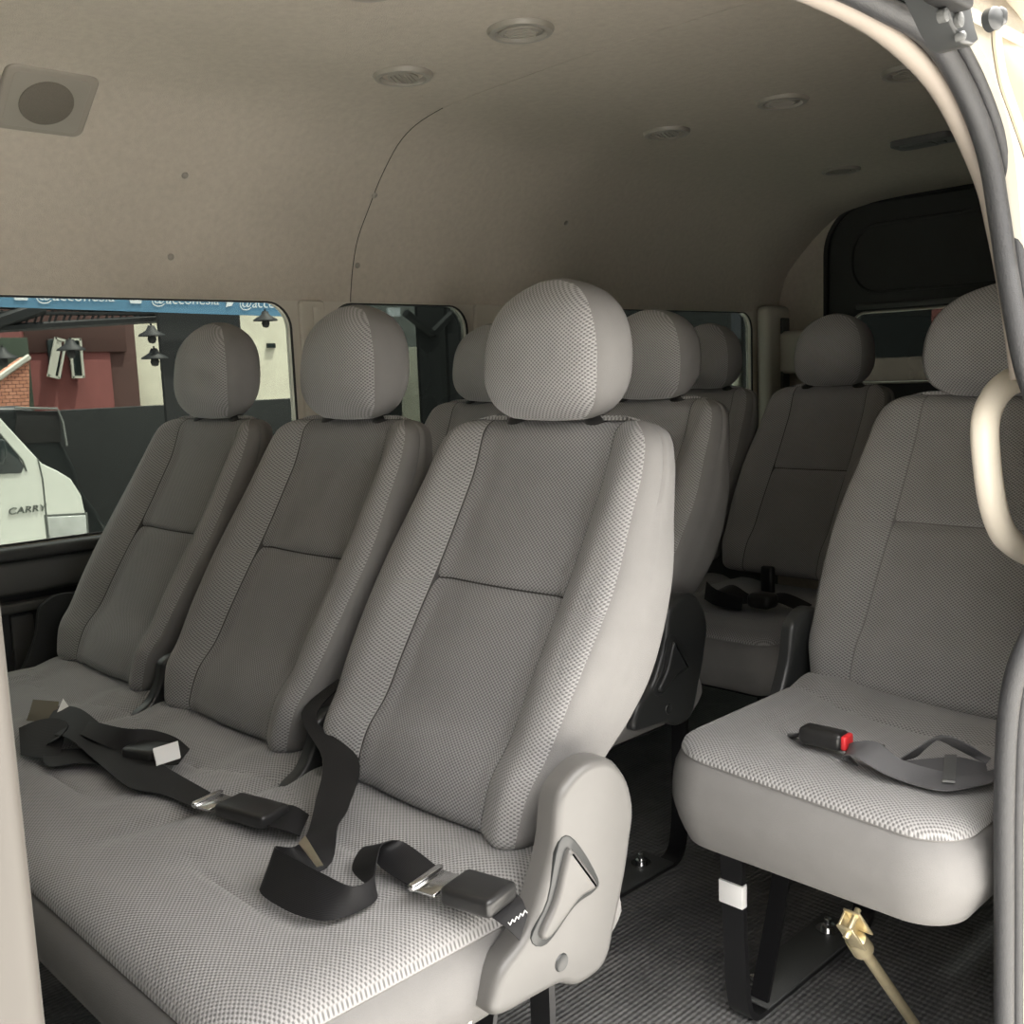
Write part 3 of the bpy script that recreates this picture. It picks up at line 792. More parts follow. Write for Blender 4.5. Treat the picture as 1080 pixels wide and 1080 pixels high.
# back wall with the tailgate
def arch(y_half, z0, z1, r): return rrect(CX-y_half, CX+y_half, z0, z1, r, 10)
rw = [(x, z) for x, z in SEC]; outl = [(XL-.02, FZ)]+[(x*1.0, z-.0) for x, z in SEC]+[(XR+.02, FZ)]
wo = arch(.60, .925, 1.18, .05)
m_ = plate([outl, arch(.695, .30, 1.565, .17)], 1, YB, YB+.04); struct(m_, 'wall_back', HEADL)
m_ = plate([arch(.695, .30, 1.565, .17), wo], 1, YB+.012, YB+.04); d1 = struct(m_, 'door_1', PANELR)
mb = MB(); P = arch(.70, .30, 1.57, .17); P += P[:2]; tube(mb, [(x, YB+.004, z) for x, z in P], .010, 8, caps=False); mb.build('door_seal', BLACK, d1)
mb = MB(); P = arch(.60, 1.25, 1.49, .10); P += P[:2]; tube(mb, [(x, YB+.012, z) for x, z in P], .006, 8, caps=False); mb.build('panel_bead', PANELR, d1)
mb = MB(); mb.bm(box_bm((CX, YB+.004, 1.20), (1.16, .012, .018), .005)); mb.build('panel_rail', VINYL2, d1)
mb = MB(); mb.bm(box_bm((CX, YB+.028, 1.05), (1.22, .004, .27))); struct(mb, 'window_4', G_M)
mb = MB(); P = wo+wo[:2]; tube(mb, [(x, YB+.014, z) for x, z in P], .005, 8, caps=False); struct(mb, 'trim_11', SATIN)
# rear corner pillar covers
for sx, i in ((XL+.03, 12), (XR-.03, 13)):
    mb = MB(); mb.bm(box_bm((sx, 2.595, .95), (.06, .15, .55), .02, 3)); struct(mb, 'trim_%d' % i, CREAM)
    mb = MB(); mb.bm(box_bm((sx+(.035 if sx < 0 else -.035), 2.62, .98), (.012, .05, .40), .004, 3)); struct(mb, 'trim_%d' % (i+2), VINYL2)
mb = MB(); mb.bm(box_bm((-1.12, 2.63, 1.05), (.16, .08, .16), .02, 3)); struct(mb, 'trim_16', CREAM)

# near side wall around the door opening
YD = .215
path0 = [(.527, YD+.004, -.02), (.527, YD, .12), (.526, YD, .25), (.524, YD, .45), (.526, YD, .58), (.540, YD, .68), (.556, YD+.004, .76), (.560, YD+.006, .85), (.549, YD+.004, .94), (.533, YD+.002, 1.02), (.520, YD, 1.09), (.508, .205, 1.15), (.499, .185, 1.205), (.489, .145, 1.25), (.481, .090, 1.28), (.475, .02, 1.300), (.472, -.07, 1.313), (.470, -.2, 1.321), (.470, -.6, 1.325), (.470, -.84, 1.325)]
path = [(.527, .200, -.30)]+[tuple(at(u+7, v-3, 0, x_)) for u, v, x_ in ((1045, 1180, .527), (1045, 1080, .526), (1045, 960, .524), (1045, 850, .524), (1049, 760, .527), (1061, 700, .537), (1082, 650, .549), (1093, 590, .556), (1096, 520, .555), (1084, 450, .545), (1066, 390, .533), (1051, 310, .519), (1039, 230, .505), (1027, 165, .495), (1003, 105, .485), (970, 55, .480), (920, 25, .475), (865, 0, .471), (760, -32, .470), (600, -70, .470))]+[(.470, -.95, 1.33)]
PC = cr(path, 6)
wall = [(p.y+.030, p.z+.004) if p.z < 1.1 else (p.y+.020, p.z+.022) for p in PC]
# outer skin following the same bulge: loft from the opening edge outwards
def sweep(mb, prof, mi=0, smooth=True, P=PC, closed=False):
    n = len(P); o = len(mb.v); m = len(prof)
    for i, p in enumerate(P):
        t = (P[min(i+1, n-1)]-P[max(i-1, 0)]).normalized(); bx = Vector((1, 0, 0)); bx = (bx-t*bx.dot(t)).normalized(); a = bx.cross(t).normalized()
        if a.y < 0 and abs(a.y) > abs(a.z): a = -a
        if abs(a.z) >= abs(a.y) and a.z < 0: a = -a
        for (da, db) in prof: mb.v.append(tuple(p+a*da+bx*db))
    for i in range(n-1):
        for k in range(m if closed else m-1):
            k2 = (k+1) % m; mb.face([o+i*m+k, o+i*m+k2, o+(i+1)*m+k2, o+(i+1)*m+k], mi, None, smooth)
    if closed:
        mb.face([o+k for k in range(m)], mi, None, False); mb.face([o+(n-1)*m+k for k in range(m)][::-1], mi, None, False)
def circ(ca, cb, ra, rb, k=12): return [(ca+ra*math.cos(2*pi*i/k), cb+rb*math.sin(2*pi*i/k)) for i in range(k)]
PT = cr([at(u, v, 0, x_) for u, v, x_ in ((1071, 400, .50), (1059, 310, .49), (1047, 240, .48), (1036, 190, .475), (1009, 125, .468), (980, 78, .462), (928, 30, .458), (862, -6, .455), (790, -32, .452), (640, -76, .45))], 6)
mb = MB(); tube(mb, PT, [.0055+.005*sstep(0, 30, i) for i in range(len(PT))], 16, ref=(1, 0, 0)); o = struct(mb, 'trim_17', mat('beige_garnish', (.27, .235, .20), .6, noise=.06))
mb = MB(); sweep(mb, circ(.011, .003, .011, .011), closed=True); sweep(mb, circ(.027, .011, .0058, .007), closed=True); sweep(mb, [(.010, -.008), (.038, -.008), (.038, .005), (.010, .005)], closed=True, smooth=False)
sweep(mb, circ(.038, .012, .004, .005), closed=True); o = struct(mb, 'trim_18', RUB)
mb = MB(); prof = [(.039, .0), (.039, .010), (.046, .016), (.060, .021), (.080, .030), (.086, .036), (.090, .070), (.096, .080), (.105, .084), (.22, .090), (.22, .07), (.10, .062), (.07, .0), (.06, -.004)]
sweep(mb, prof, closed=True, smooth=True); struct(mb, 'wall_right', BODY)
# inner trim of that wall, with a dark window further back
pts = [(y, z) for (y, z) in wall if z > FZ]
pts = [(YD+.03, FZ)]+pts
outl = pts+[(-.84, 1.36), (YB, 1.36), (YB, FZ)]
m_ = plate([outl, rrect(.75, 2.4, .72, 1.15, .06)], 0, .535, .549)
def bulge(v):
    x, y, z = v; 
    dx = 0
    if z > .95: dx = -(z-.95)*.115
    return (x+dx, y, z)
m_.v = [bulge(v) for v in m_.v]; struct(m_, 'wall_right', CREAM)
mb = MB(); mb.bm(box_bm((.53, 1.575, .935), (.005, 1.68, .46))); struct(mb, 'window_5', G_R)
# grab handle on the door post
hp = cr([(.462, .405, .992), (.462, .365, .990), (.458, .315, .980), (.455, .285, .955), (.452, .268, .925), (.452, .268, .880), (.453, .285, .83), (.455, .310, .79), (.458, .345, .765), (.462, .40, .752)], 6)
h = empty('grab_handle', (.46, .36, .87)); tag(h, 'ivory plastic grab handle on the door post in front of the single seat', 'handle')
# fit the plane of the handle to what is seen
hp = cr([at(u, v, 0, .46) for u, v in ((1100, 392), (1082, 397), (1062, 405), (1047, 422), (1039, 447), (1041, 490), (1048, 535), (1060, 565), (1082, 582), (1100, 588))], 6)
mb = MB(); tube(mb, [p-h.location for p in hp], (.0165), 16, flat=.95, ref=(1, 0, 0)); mb.build('handle_bar', IVORY, h)
for z in (hp[0].z, hp[-1].z):
    mb = MB(); mb.bm(box_bm((.02, hp[0].y-.36+.02, z-.87), (.06, .05, .05), .015, 3), 0, True); mb.build('handle_foot', IVORY, h)
# front door post at the left edge
mb = MB(); prism(mb, rrect(.40, .60, -1.08, -.7985, .010, 6), 2, GZ+.3, 1.30, 0, 0, smooth=True)
struct(mb, 'trim_19', BODYW)

# bracket and runner on the door jamb
hg = empty('door_bracket', (.56, 0, 1.28)); tag(hg, 'dark metal bracket bolted above the upper corner of the door opening', 'bracket')
q = [at(u, v, 0, .58)-hg.location for u, v in ((978, -14), (1012, -18), (1016, 5), (1021, 30), (1025, 44), (1019, 50), (1008, 47), (998, 30), (990, 12))]
mb = MB(); prism(mb, [(p.y, p.z) for p in q], 0, .0, .026, .003, 0, 3); mb.build('plate', COVD, hg)
for (u, v, r_) in ((996, 16, .0050), (1011, 21, .0058), (1014, 38, .0035)):
    p = at(u, v, 0, .587)-hg.location; mb = MB(); lathe(mb, [(r_, -.004), (r_, .002), (r_*.7, .003), (0, .003)], p, (1, 0, 0), 18); mb.build('bolt', VINYL2, hg)
mb = MB(); p = at(1000, -4, 0, .59)-hg.location; mb.bm(box_bm(p, (.02, .05, .014), .004, 3)); mb.build('arm', BLACK, hg)
rl = empty('door_runner', (.62, .03, 1.25)); tag(rl, 'grey roller with a long curved strip outside the door opening, top right', 'runner')
p = at(1048, 20, 0, .62)-rl.location; mb = MB(); lathe(mb, [(0, .004), (.006, .004), (.0085, .002), (.0085, -.004), (0, -.004)], p, (1, -.3, 0), 24); mb.bm(box_bm(p+Vector((.0, .008, .003)), (.012, .012, .013), .004, 3), 0, True); mb.build('roller', COVD, rl)
mb = MB(); tube(mb, cr([at(u, v, 0, .62)-rl.location for u, v in ((1051, 32), (1052, 50), (1058, 85), (1070, 120), (1085, 165), (1100, 230))], 6), .0055, 10, flat=.6); mb.build('strip', BODY, rl)
# rear quarter outside skin, roof skin
m_ = plate([[(.36, -.35), (YB+.05, -.35), (YB+.05, 1.30), (.27, 1.30)]], 0, .605, .62); struct(m_, 'wall_right', BODY)
headliner('ceiling', YF, YB+.03, SEC[:iend+1], BODY, .02, .04)
mb = MB(); mb.bm(box_bm((.56, -.3, FZ-.05), (.14, 1.1, .08), .01)); struct(mb, 'trim_20', RUB)
m_ = plate([[(XL-.02, -.1), (XR+.02, -.1), (XR+.02, 1.25), (XR-.12, 1.58), (XL+.12, 1.58), (XL-.02, 1.25)], rrect(XL+.1, XR-.1, .72, 1.22, .08)], 1, YF-.03, YF); struct(m_, 'wall_front', DARKV)
mb = MB(); mb.bm(box_bm((CX, YF-.04, .97), (1.64, .005, .54))); struct(mb, 'window_6', G_M)
m_ = plate([[(YF, -.1), (-.80, -.1), (-.80, 1.33), (YF, 1.33)], rrect(-1.95, -1.12, .80, 1.16, .06)], 0, .50, .56); struct(m_, 'wall_right', CREAM)
mb = MB(); mb.bm(box_bm((.53, -1.53, .98), (.005, .88, .40))); struct(mb, 'window_7', G_R)

# ------------------------------------------------------------------ ceiling fittings
def ceil_z(x): 
    for (a, b), (c_, d_) in zip(SEC, SEC[1:]):
        if a <= x <= c_: return b+(d_-b)*(x-a)/(c_-a)
    return 1.6
def vent(px_, py_, label, ang, proto=None):
    p = at(px_, py_, 2, 1.6); z = ceil_z(p.x); p = at(px_, py_, 2, z)
    if proto is None:
        r = empty('ceiling_vent', (0, 0, 0)); mb = MB()
        lathe(mb, [(.060, .004), (.060, -.002), (.056, -.008), (.047, -.009), (.042, -.004), (.041, .004)], (0, 0, 0), (0, 0, 1), 40); mb.build('ring', VENTM, r)
        mb = MB(); lathe(mb, [(.0415, .002), (0, .002)], (0, 0, 0), (0, 0, 1), 40); mb.build('duct', BLACK, r)
        mb = MB(); ol = [(.030*math.cos(g), .040*math.sin(g)) for g in [2*pi*k/32 for k in range(32)]]; prism(mb, ol, 2, -.004, -.007, .001)
        for k in range(5): mb.bm(box_bm((-.02+k*.01, 0, -.0075), (.0015, .062-.01*abs(k-2), .003)))
        mb.build('louvre_disc', VENTM, r)
    else: r = copy_tree(proto)
    tag(r, label, 'air vent', 'round ceiling air vents'); r.location = p; r.rotation_euler = (0, 0, ang)
    return r
v0 = vent(425, 79, 'round beige ceiling vent above the middle front headrest, at the headliner seam', .6)
vent(549, 31, 'round beige ceiling vent nearest the camera, near the top edge', 2.2, v0)
vent(703, 139, 'round ceiling vent in the middle pair, the one further from the door', .4, v0)
vent(825, 106, 'round ceiling vent in the middle pair, the one nearer the door', 1.9, v0)
vent(887, 179, 'dark round ceiling vent in the rear, above the tailgate corner', .5, v0)
vent(960, 75, 'half-hidden dark ceiling vent beside the curved door frame', 1.2, v0)
r = empty('ceiling_lamp'); q = at(975, 150, 2, 1.6); r.location = q; r.location.z = ceil_z(q.x); tag(r, 'dark oblong roof lamp at the rear near the tailgate', 'lamp')
mb = MB(); prism(mb, rrect(-.085, .085, -.045, .045, .02), 2, 0, -.018, .006, 0, 3); mb.build('housing', VINYL2, r)
mb = MB(); prism(mb, rrect(-.06, .03, -.03, .03, .01), 2, -.016, -.021, .002, 0, 3); mb.build('lens', VINYL2, r)
mb = MB(); mb.bm(box_bm((.05, 0, -.019), (.02, .02, .006), .002)); mb.build('switch', VINYL2, r)
r = empty('dome_lamp'); q = at(388, -8, 2, 1.6); r.location = (q.x, q.y, ceil_z(q.x)); tag(r, 'large round roof dome, cut off by the top edge of the picture', 'lamp')
mb = MB(); lathe(mb, [(.058, .003), (.058, -.003), (.052, -.008), (.03, -.016), (0, -.019)], (0, 0, 0), (0, 0, 1), 40); mb.build('lens', VENTM, r)
mb = MB(); lathe(mb, [(.062, .003), (.062, -.003), (.058, -.004)], (0, 0, 0), (0, 0, 1), 40); mb.build('rim', SPKF, r)

# speaker on the curve of the headliner
def sec_at(z):      # far-side x and slope
    for (a, b), (c_, d_) in zip(SEC, SEC[1:]):
        if b <= z <= d_: return a+(c_-a)*(z-b)/(d_-b), math.atan2(d_-b, c_-a)
    return -1.0, 0
def sec_hit(u, v):
    best = None
    for i in range(len(SEC)//2):
        (a, b), (c_, d_) = SEC[i], SEC[i+1]
        P0 = Vector((a, 0, b)); n = Vector((d_-b, 0, -(c_-a)))
        d = fw+rt*((u-540)/FPX)-up*((v-540)/FPX); den = d.dot(n)
        if abs(den) < 1e-9: continue
        t = (P0-CP).dot(n)/den; q = CP+d*t
        if t > 0 and a-1e-6 <= q.x <= c_+1e-6: best = (q, n.normalized())
    return best
q, n = sec_hit(47, 104)
if n.x < 0: n = -n
sp = empty('ceiling_speaker', q); tag(sp, 'square beige roof speaker with a round grey grille, upper left', 'speaker')
ydir = Vector((0, 1, 0)); zdir = n.cross(ydir)*-1; zdir = ydir.cross(n)*-1
if zdir.z < 0: zdir = -zdir
Rm = Matrix((ydir, zdir, n)).transposed()
def oriented(mb): mb.v = [tuple(Rm @ Vector(v)) for v in mb.v]; return mb
q1, _ = sec_hit(2, 80); q2, _ = sec_hit(97, 90); q3, _ = sec_hit(45, 70); q4, _ = sec_hit(38, 137)
HW_, HH_ = .082, (q3-q4).length/2
mb = MB(); prism(mb, rrect(-HW_, HW_, -HH_, HH_, .02), 2, -.004, .012, .006, 0, 4, True); oriented(mb).build('frame', SPKF, sp)
mb = MB(); prism(mb, rrect(-HW_+.014, HW_-.014, -HH_+.012, HH_-.012, .012), 2, .006, .0125, .001, 0, 2); oriented(mb).build('face', VENTM, sp)
mb = MB(); ol = [(.048*math.cos(2*pi*k/40), .048*math.sin(2*pi*k/40)) for k in range(40)]; prism(mb, ol, 2, .008, .0145, .0015, 0, 2); oriented(mb).build('grille', SPK, sp)
# headliner push buttons
bt = None
for (u, v, lb) in ((195, 185, 'small beige headliner button between speaker and seam, upper one'), (180, 271, 'small beige headliner button low above the long side window'),
                   (395, 206, 'small beige headliner button just right of the headliner seam, upper one'), (597, 235, 'small headliner button above the nearest headrest'), (377, 280, 'small headliner button low beside the headliner seam')):
    hres = sec_hit(u, v)
    if not hres: continue
    q, n = hres
    if n.z > 0: n = -n
    if bt is None:
        mb = MB(); lathe(mb, [(.0075, -.002), (.0075, .0012), (.006, .003), (0, .0038)], (0, 0, 0), (0, 0, 1), 20); bt = o = mb.build('headliner_button', VENTM)
    else: o = bt.copy(); COL.objects.link(o)
    o.location = q; o.rotation_euler = n.to_track_quat('Z', 'Y').to_euler(); tag(o, lb, 'button', 'headliner push buttons')

# ------------------------------------------------------------------ outside
ASPH = mat('yard_concrete', (.58, .57, .55), .85, noise=.2, nscale=2)
WTRUCK = mat('truck_white', (.62, .64, .58), .35, coat=.3)
TGLASS = mat('truck_glass', (.03, .04, .04), .15)
HEADLT = mat('headlamp', (.45, .47, .45), .15, noise=.3, nscale=20)
TXT = mat('truck_lettering', (.10, .11, .10), .5)
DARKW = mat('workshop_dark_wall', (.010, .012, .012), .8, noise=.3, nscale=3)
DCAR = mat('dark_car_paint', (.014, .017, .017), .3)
REDW = mat('red_wall', (.24, .082, .075), .9, noise=.25, nscale=3)
REDW_SHADE = mat('red_wall_shaded', (.10, .052, .045), .9, noise=.25, nscale=3)  # same red wall where it lies in shade; the shade is in the colour
CREW = mat('stained_cream_wall', (.72, .69, .56), .9, noise=.3, nscale=2.5)
GREYW = mat('grey_wall', (.20, .21, .20), .9, noise=.2, nscale=2)
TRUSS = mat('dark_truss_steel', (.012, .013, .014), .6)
BANB = mat('blue_banner', (.10, .24, .38), .6)
BANW = mat('banner_white', (.75, .80, .85), .6)
WFR = mat('window_frame_paint', (.62, .62, .54), .6)
HILL = mat('green_roof', (.05, .07, .05), .9, noise=.4, nscale=3)
WOOD = mat('brown_boards', (.20, .155, .13), .8, noise=.2, nscale=6)
def tiles():
    m = bpy.data.materials.new('roof_tiles'); m.use_nodes = True; nt = m.node_tree; b = nt.nodes['Principled BSDF']; b.inputs['Roughness'].default_value = .9
    br = nt.nodes.new('ShaderNodeTexBrick'); br.inputs['Scale'].default_value = 7; br.inputs['Color1'].default_value = (.75, .36, .24, 1); br.inputs['Color2'].default_value = (.62, .28, .18, 1); br.inputs['Mortar'].default_value = (.12, .05, .04, 1)
    tc = nt.nodes.new('ShaderNodeTexCoord'); sx_ = nt.nodes.new('ShaderNodeSeparateXYZ'); cx_ = nt.nodes.new('ShaderNodeCombineXYZ')
    nt.links.new(tc.outputs['Object'], sx_.inputs[0]); nt.links.new(sx_.outputs[1], cx_.inputs[0]); nt.links.new(sx_.outputs[2], cx_.inputs[1]); nt.links.new(cx_.outputs[0], br.inputs['Vector']); nt.links.new(br.outputs[0], b.inputs['Base Color']); return m
TILE = tiles()
mb = MB(); mb.bm(box_bm((0, 5, GZ-.05), (80, 80, .1))); o = mb.build('ground', ASPH); o['kind'] = 'structure'

def quad(u0, u1, v0, v1, x): 
    a = at(u0, v1, 0, x); b = at(u1, v0, 0, x); return a.y, b.y, a.z, b.z
# white pickup
TX = -5.0
tr = empty('pickup_truck', (TX-.7, .4, GZ)); tag(tr, 'white small pickup truck parked outside the long side window', 'truck')
def tl(p): return tuple(Vector(p)-Vector(tr.location))
prof = [at(u, v, 0, TX) for u, v in ((-60, 350), (-20, 405), (0, 440), (20, 462), (45, 489), (60, 496), (75, 505), (86, 522), (91, 545), (93, 575), (94, 640))]
pr = [(p.y, p.z) for p in prof]+[(1.40, -.25), (-.9, -.25), (-.9, .95), (-.7, 1.08), (.2, 1.12)]
mb = MB(); prism(mb, [(y-.4, z-GZ) for y, z in pr], 0, -.7, .7, .012, 0, 3, False); mb.build('cab', WTRUCK, tr)
p = [at(u, v, 0, TX) for u, v in ((-50, 452), (-8, 452), (2, 462), (18, 480), (25, 492), (22, 499), (-50, 502))]
mb = MB(); prism(mb, [(q.y-.4, q.z-GZ) for q in p], 0, .695, .706, .003, 0, 2); mb.build('side_window', TGLASS, tr)
p = [at(u, v, 0, TX) for u, v in ((49, 545), (90, 543), (92, 568), (52, 572))]
mb = MB(); prism(mb, [(q.y-.4, q.z-GZ) for q in p], 0, .69, .712, .012, 0, 3, True); mb.build('headlamp', HEADLT, tr)
mb = MB(); prism(mb, [(q.y-.4+(.012 if i in (1, 2) else -.012), q.z-GZ+(.012 if i < 2 else -.012)) for i, q in enumerate(p)], 0, .69, .704, .003, 0, 3, True); mb.build('headlamp_surround', TXT, tr)
mb = MB(); tube(mb, [tuple(at(u, v, 0, TX+.001)-Vector(tr.location)) for u, v in ((40, 484), (45, 505), (49, 545), (51, 572), (52, 600))], .004, 6); mb.build('door_gap', TXT, tr)
mb = MB(); tube(mb, [tuple(at(u, v, 0, TX+.001)-Vector(tr.location)) for u, v in ((-30, 430), (0, 458), (24, 486), (28, 497))], .005, 6); mb.build('window_edge', TXT, tr)
a, b = at(8, 543, 0, TX), at(46, 540, 0, TX)
M3 = Matrix(((0, 0, 1, 0), (1, 0, 0, 0), (0, 1, 0, 0), (0, 0, 0, 1)))
mt = Matrix.Translation(Vector((.704, a.y-.4, a.z-GZ))) @ M3
mb = text_mb('CARRY', .052, mt, .003, .2, 1.22); mb.build('lettering', TXT, tr)
p = [at(u, v, 0, TX+.1) for u, v in ((-6, 462), (6, 464), (8, 482), (4, 490), (-6, 490))]
mb = MB(); prism(mb, [(q.y-.4, q.z-GZ) for q in p], 0, .72, .80, .015, 0, 3, True); mb.build('mirror', TGLASS, tr)
for y in (-.9, .55):
    for sx in (-.62, .62):
        mb = MB(); lathe(mb, [(0, -.09), (.18, -.09), (.27, -.07), (.28, 0), (.27, .07), (.18, .09), (.12, .06), (0, .06)], (sx, y, .28), (1, 0, 0), 28); mb.build('wheel', RUB, tr)
mb = MB(); mb.bm(box_bm((0, -2.0, .62), (1.4, 1.6, .5), .02)); mb.bm(box_bm((0, -1.0, .4), (1.0, 3.4, .12), .02)); mb.build('cargo_bed', WTRUCK, tr)

# dark car in the workshop
CXX = -7.0
y0, y1, z0, z1 = quad(-40, 75, 425, 520, CXX)
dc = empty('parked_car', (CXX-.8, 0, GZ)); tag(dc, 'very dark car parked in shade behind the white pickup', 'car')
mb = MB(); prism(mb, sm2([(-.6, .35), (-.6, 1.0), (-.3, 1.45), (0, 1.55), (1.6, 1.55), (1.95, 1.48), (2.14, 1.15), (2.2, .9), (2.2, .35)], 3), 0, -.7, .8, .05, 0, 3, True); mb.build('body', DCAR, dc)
p = [at(u, v, 0, CXX) for u, v in ((18, 433), (60, 434), (64, 452), (64, 466), (14, 468))]
mb = MB(); prism(mb, [(q.y, q.z-GZ) for q in p], 0, .79, .806, .003, 0, 2); mb.build('side_window', BLACK, dc)
mb = MB(); tube(mb, [(.81, q.y, q.z-GZ) for q in [at(u, v, 0, CXX) for u, v in ((15, 430), (60, 431), (66, 445), (70, 470))]], .008, 6); mb.build('window_trim', GREYW, dc)
for y in (.1, 1.6):
    mb = MB(); lathe(mb, [(0, .02), (.2, .02), (.3, .0), (.3, -.15), (0, -.15)], (.82, y, .3), (1, 0, 0), 24); mb.build('wheel', RUB, dc)

def wallbox(name, u0, u1, v0, v1, x, m, label, cat, depth=.3, zbot=None, parent=None):
    y0, y1, z0, z1 = quad(u0, u1, v0, v1, x)
    if zbot is not None: z0 = zbot
    mb = MB(); mb.bm(box_bm((x-depth/2, (y0+y1)/2, (z0+z1)/2), (depth, y1-y0, z1-z0), .004)); o = mb.build(name, m, parent)
    if not parent: tag(o, label, cat)
    return o
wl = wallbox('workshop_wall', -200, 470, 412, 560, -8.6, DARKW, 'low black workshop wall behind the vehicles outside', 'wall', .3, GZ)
me = wl.data
rb = empty('building', (-11.3, 3.8, GZ)); tag(rb, 'dull red house with two small tilted windows seen through the side window', 'building')
def sub(name, u0, u1, v0, v1, x, m, depth=.3, par=None, zb=None):
    y0, y1, z0, z1 = quad(u0, u1, v0, v1, x)
    if zb is not None: z0 = zb
    mb = MB(); L = Vector(par.location); mb.bm(box_bm(Vector((x-depth/2, (y0+y1)/2, (z0+z1)/2))-L, (depth, y1-y0, z1-z0), .003)); return mb.build(name, m, par)
sub('wall', 28, 113, 340, 430, -11, REDW, 3, rb, GZ); sub('upper_wall', 27.5, 129, 315, 372, -10.98, REDW_SHADE, 3, rb); sub('side_wall', 113, 140, 330, 430, -11.02, REDW_SHADE, 3, rb, GZ)
for (u, tilt) in ((57, .28), (79, 0)):
    c_ = at(u, 378, 0, -10.95)-Vector(rb.location)
    mb = MB(); mb.bm(box_bm(c_, (.05, .12, .42), .005)); w_ = mb.build('window', TGLASS, rb)
    mb = MB(); R = Matrix.Rotation(tilt, 3, 'X') if tilt else Matrix.Identity(3)
    R = Matrix.Rotation(-tilt, 3, 'X')
    for (dy, dz, sy, sz) in ((-.058, 0, .022, .44), (.058, 0, .022, .44), (0, .21, .13, .025), (0, -.21, .13, .025)):
        mb.bm(box_bm(c_+Vector((.05+(.04 if tilt else 0), 0, 0))+R@Vector((0, dy, dz)), (.03, sy, sz), rot=R))
    if tilt: mb.bm(box_bm(c_+Vector((.09, -.02, 0)), (.012, .07, .40), rot=R))
    mb.build('window_frame', WFR, w_)
wallbox('building', 139, 187.5, 343, 420, -11.4, CREW, 'stained cream building with dark vents, left of the black post', 'building', 2.5, GZ)
cb = wallbox('building', 235, 306, 325, 392, -11.4, CREW, 'sunlit cream building with one tiny square window, right of the headrest', 'building', 2.5, -1)
y0, y1, z0, z1 = quad(282, 290, 362, 367, -11.38); mb = MB(); mb.bm(box_bm((-11.39, (y0+y1)/2, (z0+z1)/2), (.05, y1-y0, z1-z0))); mb.build('window', TGLASS, cb)
mb = MB(); tp = [at(u, v, 0, -10.0) for u, v in ((-60, 436), (-60, 412), (0, 398), (31, 376), (31, 436))]; prism(mb, [(q.y, q.z) for q in tp], 0, -10.3, -10.0)
tag(mb.build('roof', TILE), 'orange tiled roof slope at the left edge of the side window', 'roof')
mb = MB(); tube(mb, [tp[1], tp[2], tp[3]], .03, 6); tag(mb.build('ridge_board', WFR), 'pale sloping edge board above the orange tiles', 'board')
wallbox('roof', -60, 29, 356, 410, -10.6, HILL, 'dark green-grey roof above the orange tiles', 'roof', .3, .8)
wallbox('building', 306, 600, 300, 395, -11.8, GREYW, 'plain grey building behind the second side window', 'building', 2.0, GZ)
wallbox('building', 771.5, 786, 357, 415, -7.5, CREW, 'bright sliver of cream wall seen through the rearmost side window', 'building', .05, GZ)
wallbox('post', 786, 812, 300, 560, -7.4, TRUSS, 'black post beside the cream sliver in the rearmost side window', 'post', .04, GZ)
wallbox('fence', 425, 453, 366, 396, -8.3, CREW, 'pale fence panel beyond the second side window', 'fence', .05, GZ)
wallbox('post', 186, 252, 318, 560, -6.2, TRUSS, 'broad black workshop post behind the window-side headrest', 'post', .04, GZ)
wallbox('post', 452, 461, 300, 560, -6.2, TRUSS, 'black steel post seen through the second side window', 'post', .04, GZ)
wallbox('post', 482, 488, 300, 560, -6.2, TRUSS, 'thin black steel post near the right end of the second side window', 'post', .04, GZ)
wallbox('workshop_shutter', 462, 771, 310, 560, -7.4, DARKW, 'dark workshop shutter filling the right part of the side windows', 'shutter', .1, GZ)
mb = MB(); p0 = at(428, 330, 0, -6.2); p1 = at(456, 352, 0, -6.2); tube(mb, [p0, p1], .04, 6); p2 = at(478, 330, 0, -6.2); tube(mb, [p1, p2], .04, 6); tag(mb.build('roof_brace', TRUSS), 'black V-shaped roof brace at the top of the steel post', 'brace')
# roof truss over the yard
ts = empty('roof_truss', (-6.4, 2, 1.4)); tag(ts, 'black lattice roof truss just under the blue banner', 'truss')
def tb(mb, a, b, r=.022): tube(mb, [at(a[0], a[1], 0, -6.4)-Vector(ts.location), at(b[0], b[1], 0, -6.4)-Vector(ts.location)], r, 6)
mb = MB(); tb(mb, (-60, 350), (190, 335), .028); mb.build('lower_chord', TRUSS, ts)
mb = MB(); tb(mb, (-60, 330), (190, 331), .014); tb(mb, (-60, 322), (190, 329), .014); mb.build('upper_chord', TRUSS, ts)
for k in range(16):
    u = -40+k*15; f = (u+60)/250; vb = 350-15*f; vt = 327
    mb = MB(); tb(mb, (u, vb), (u+6, vt), .008); tb(mb, (u+12, vt), (u+6, vb), .008); mb.build('lattice', TRUSS, ts)
mb = MB(); tb(mb, (-40, 352), (45, 324), .05); mb.build('rafter', TRUSS, ts)
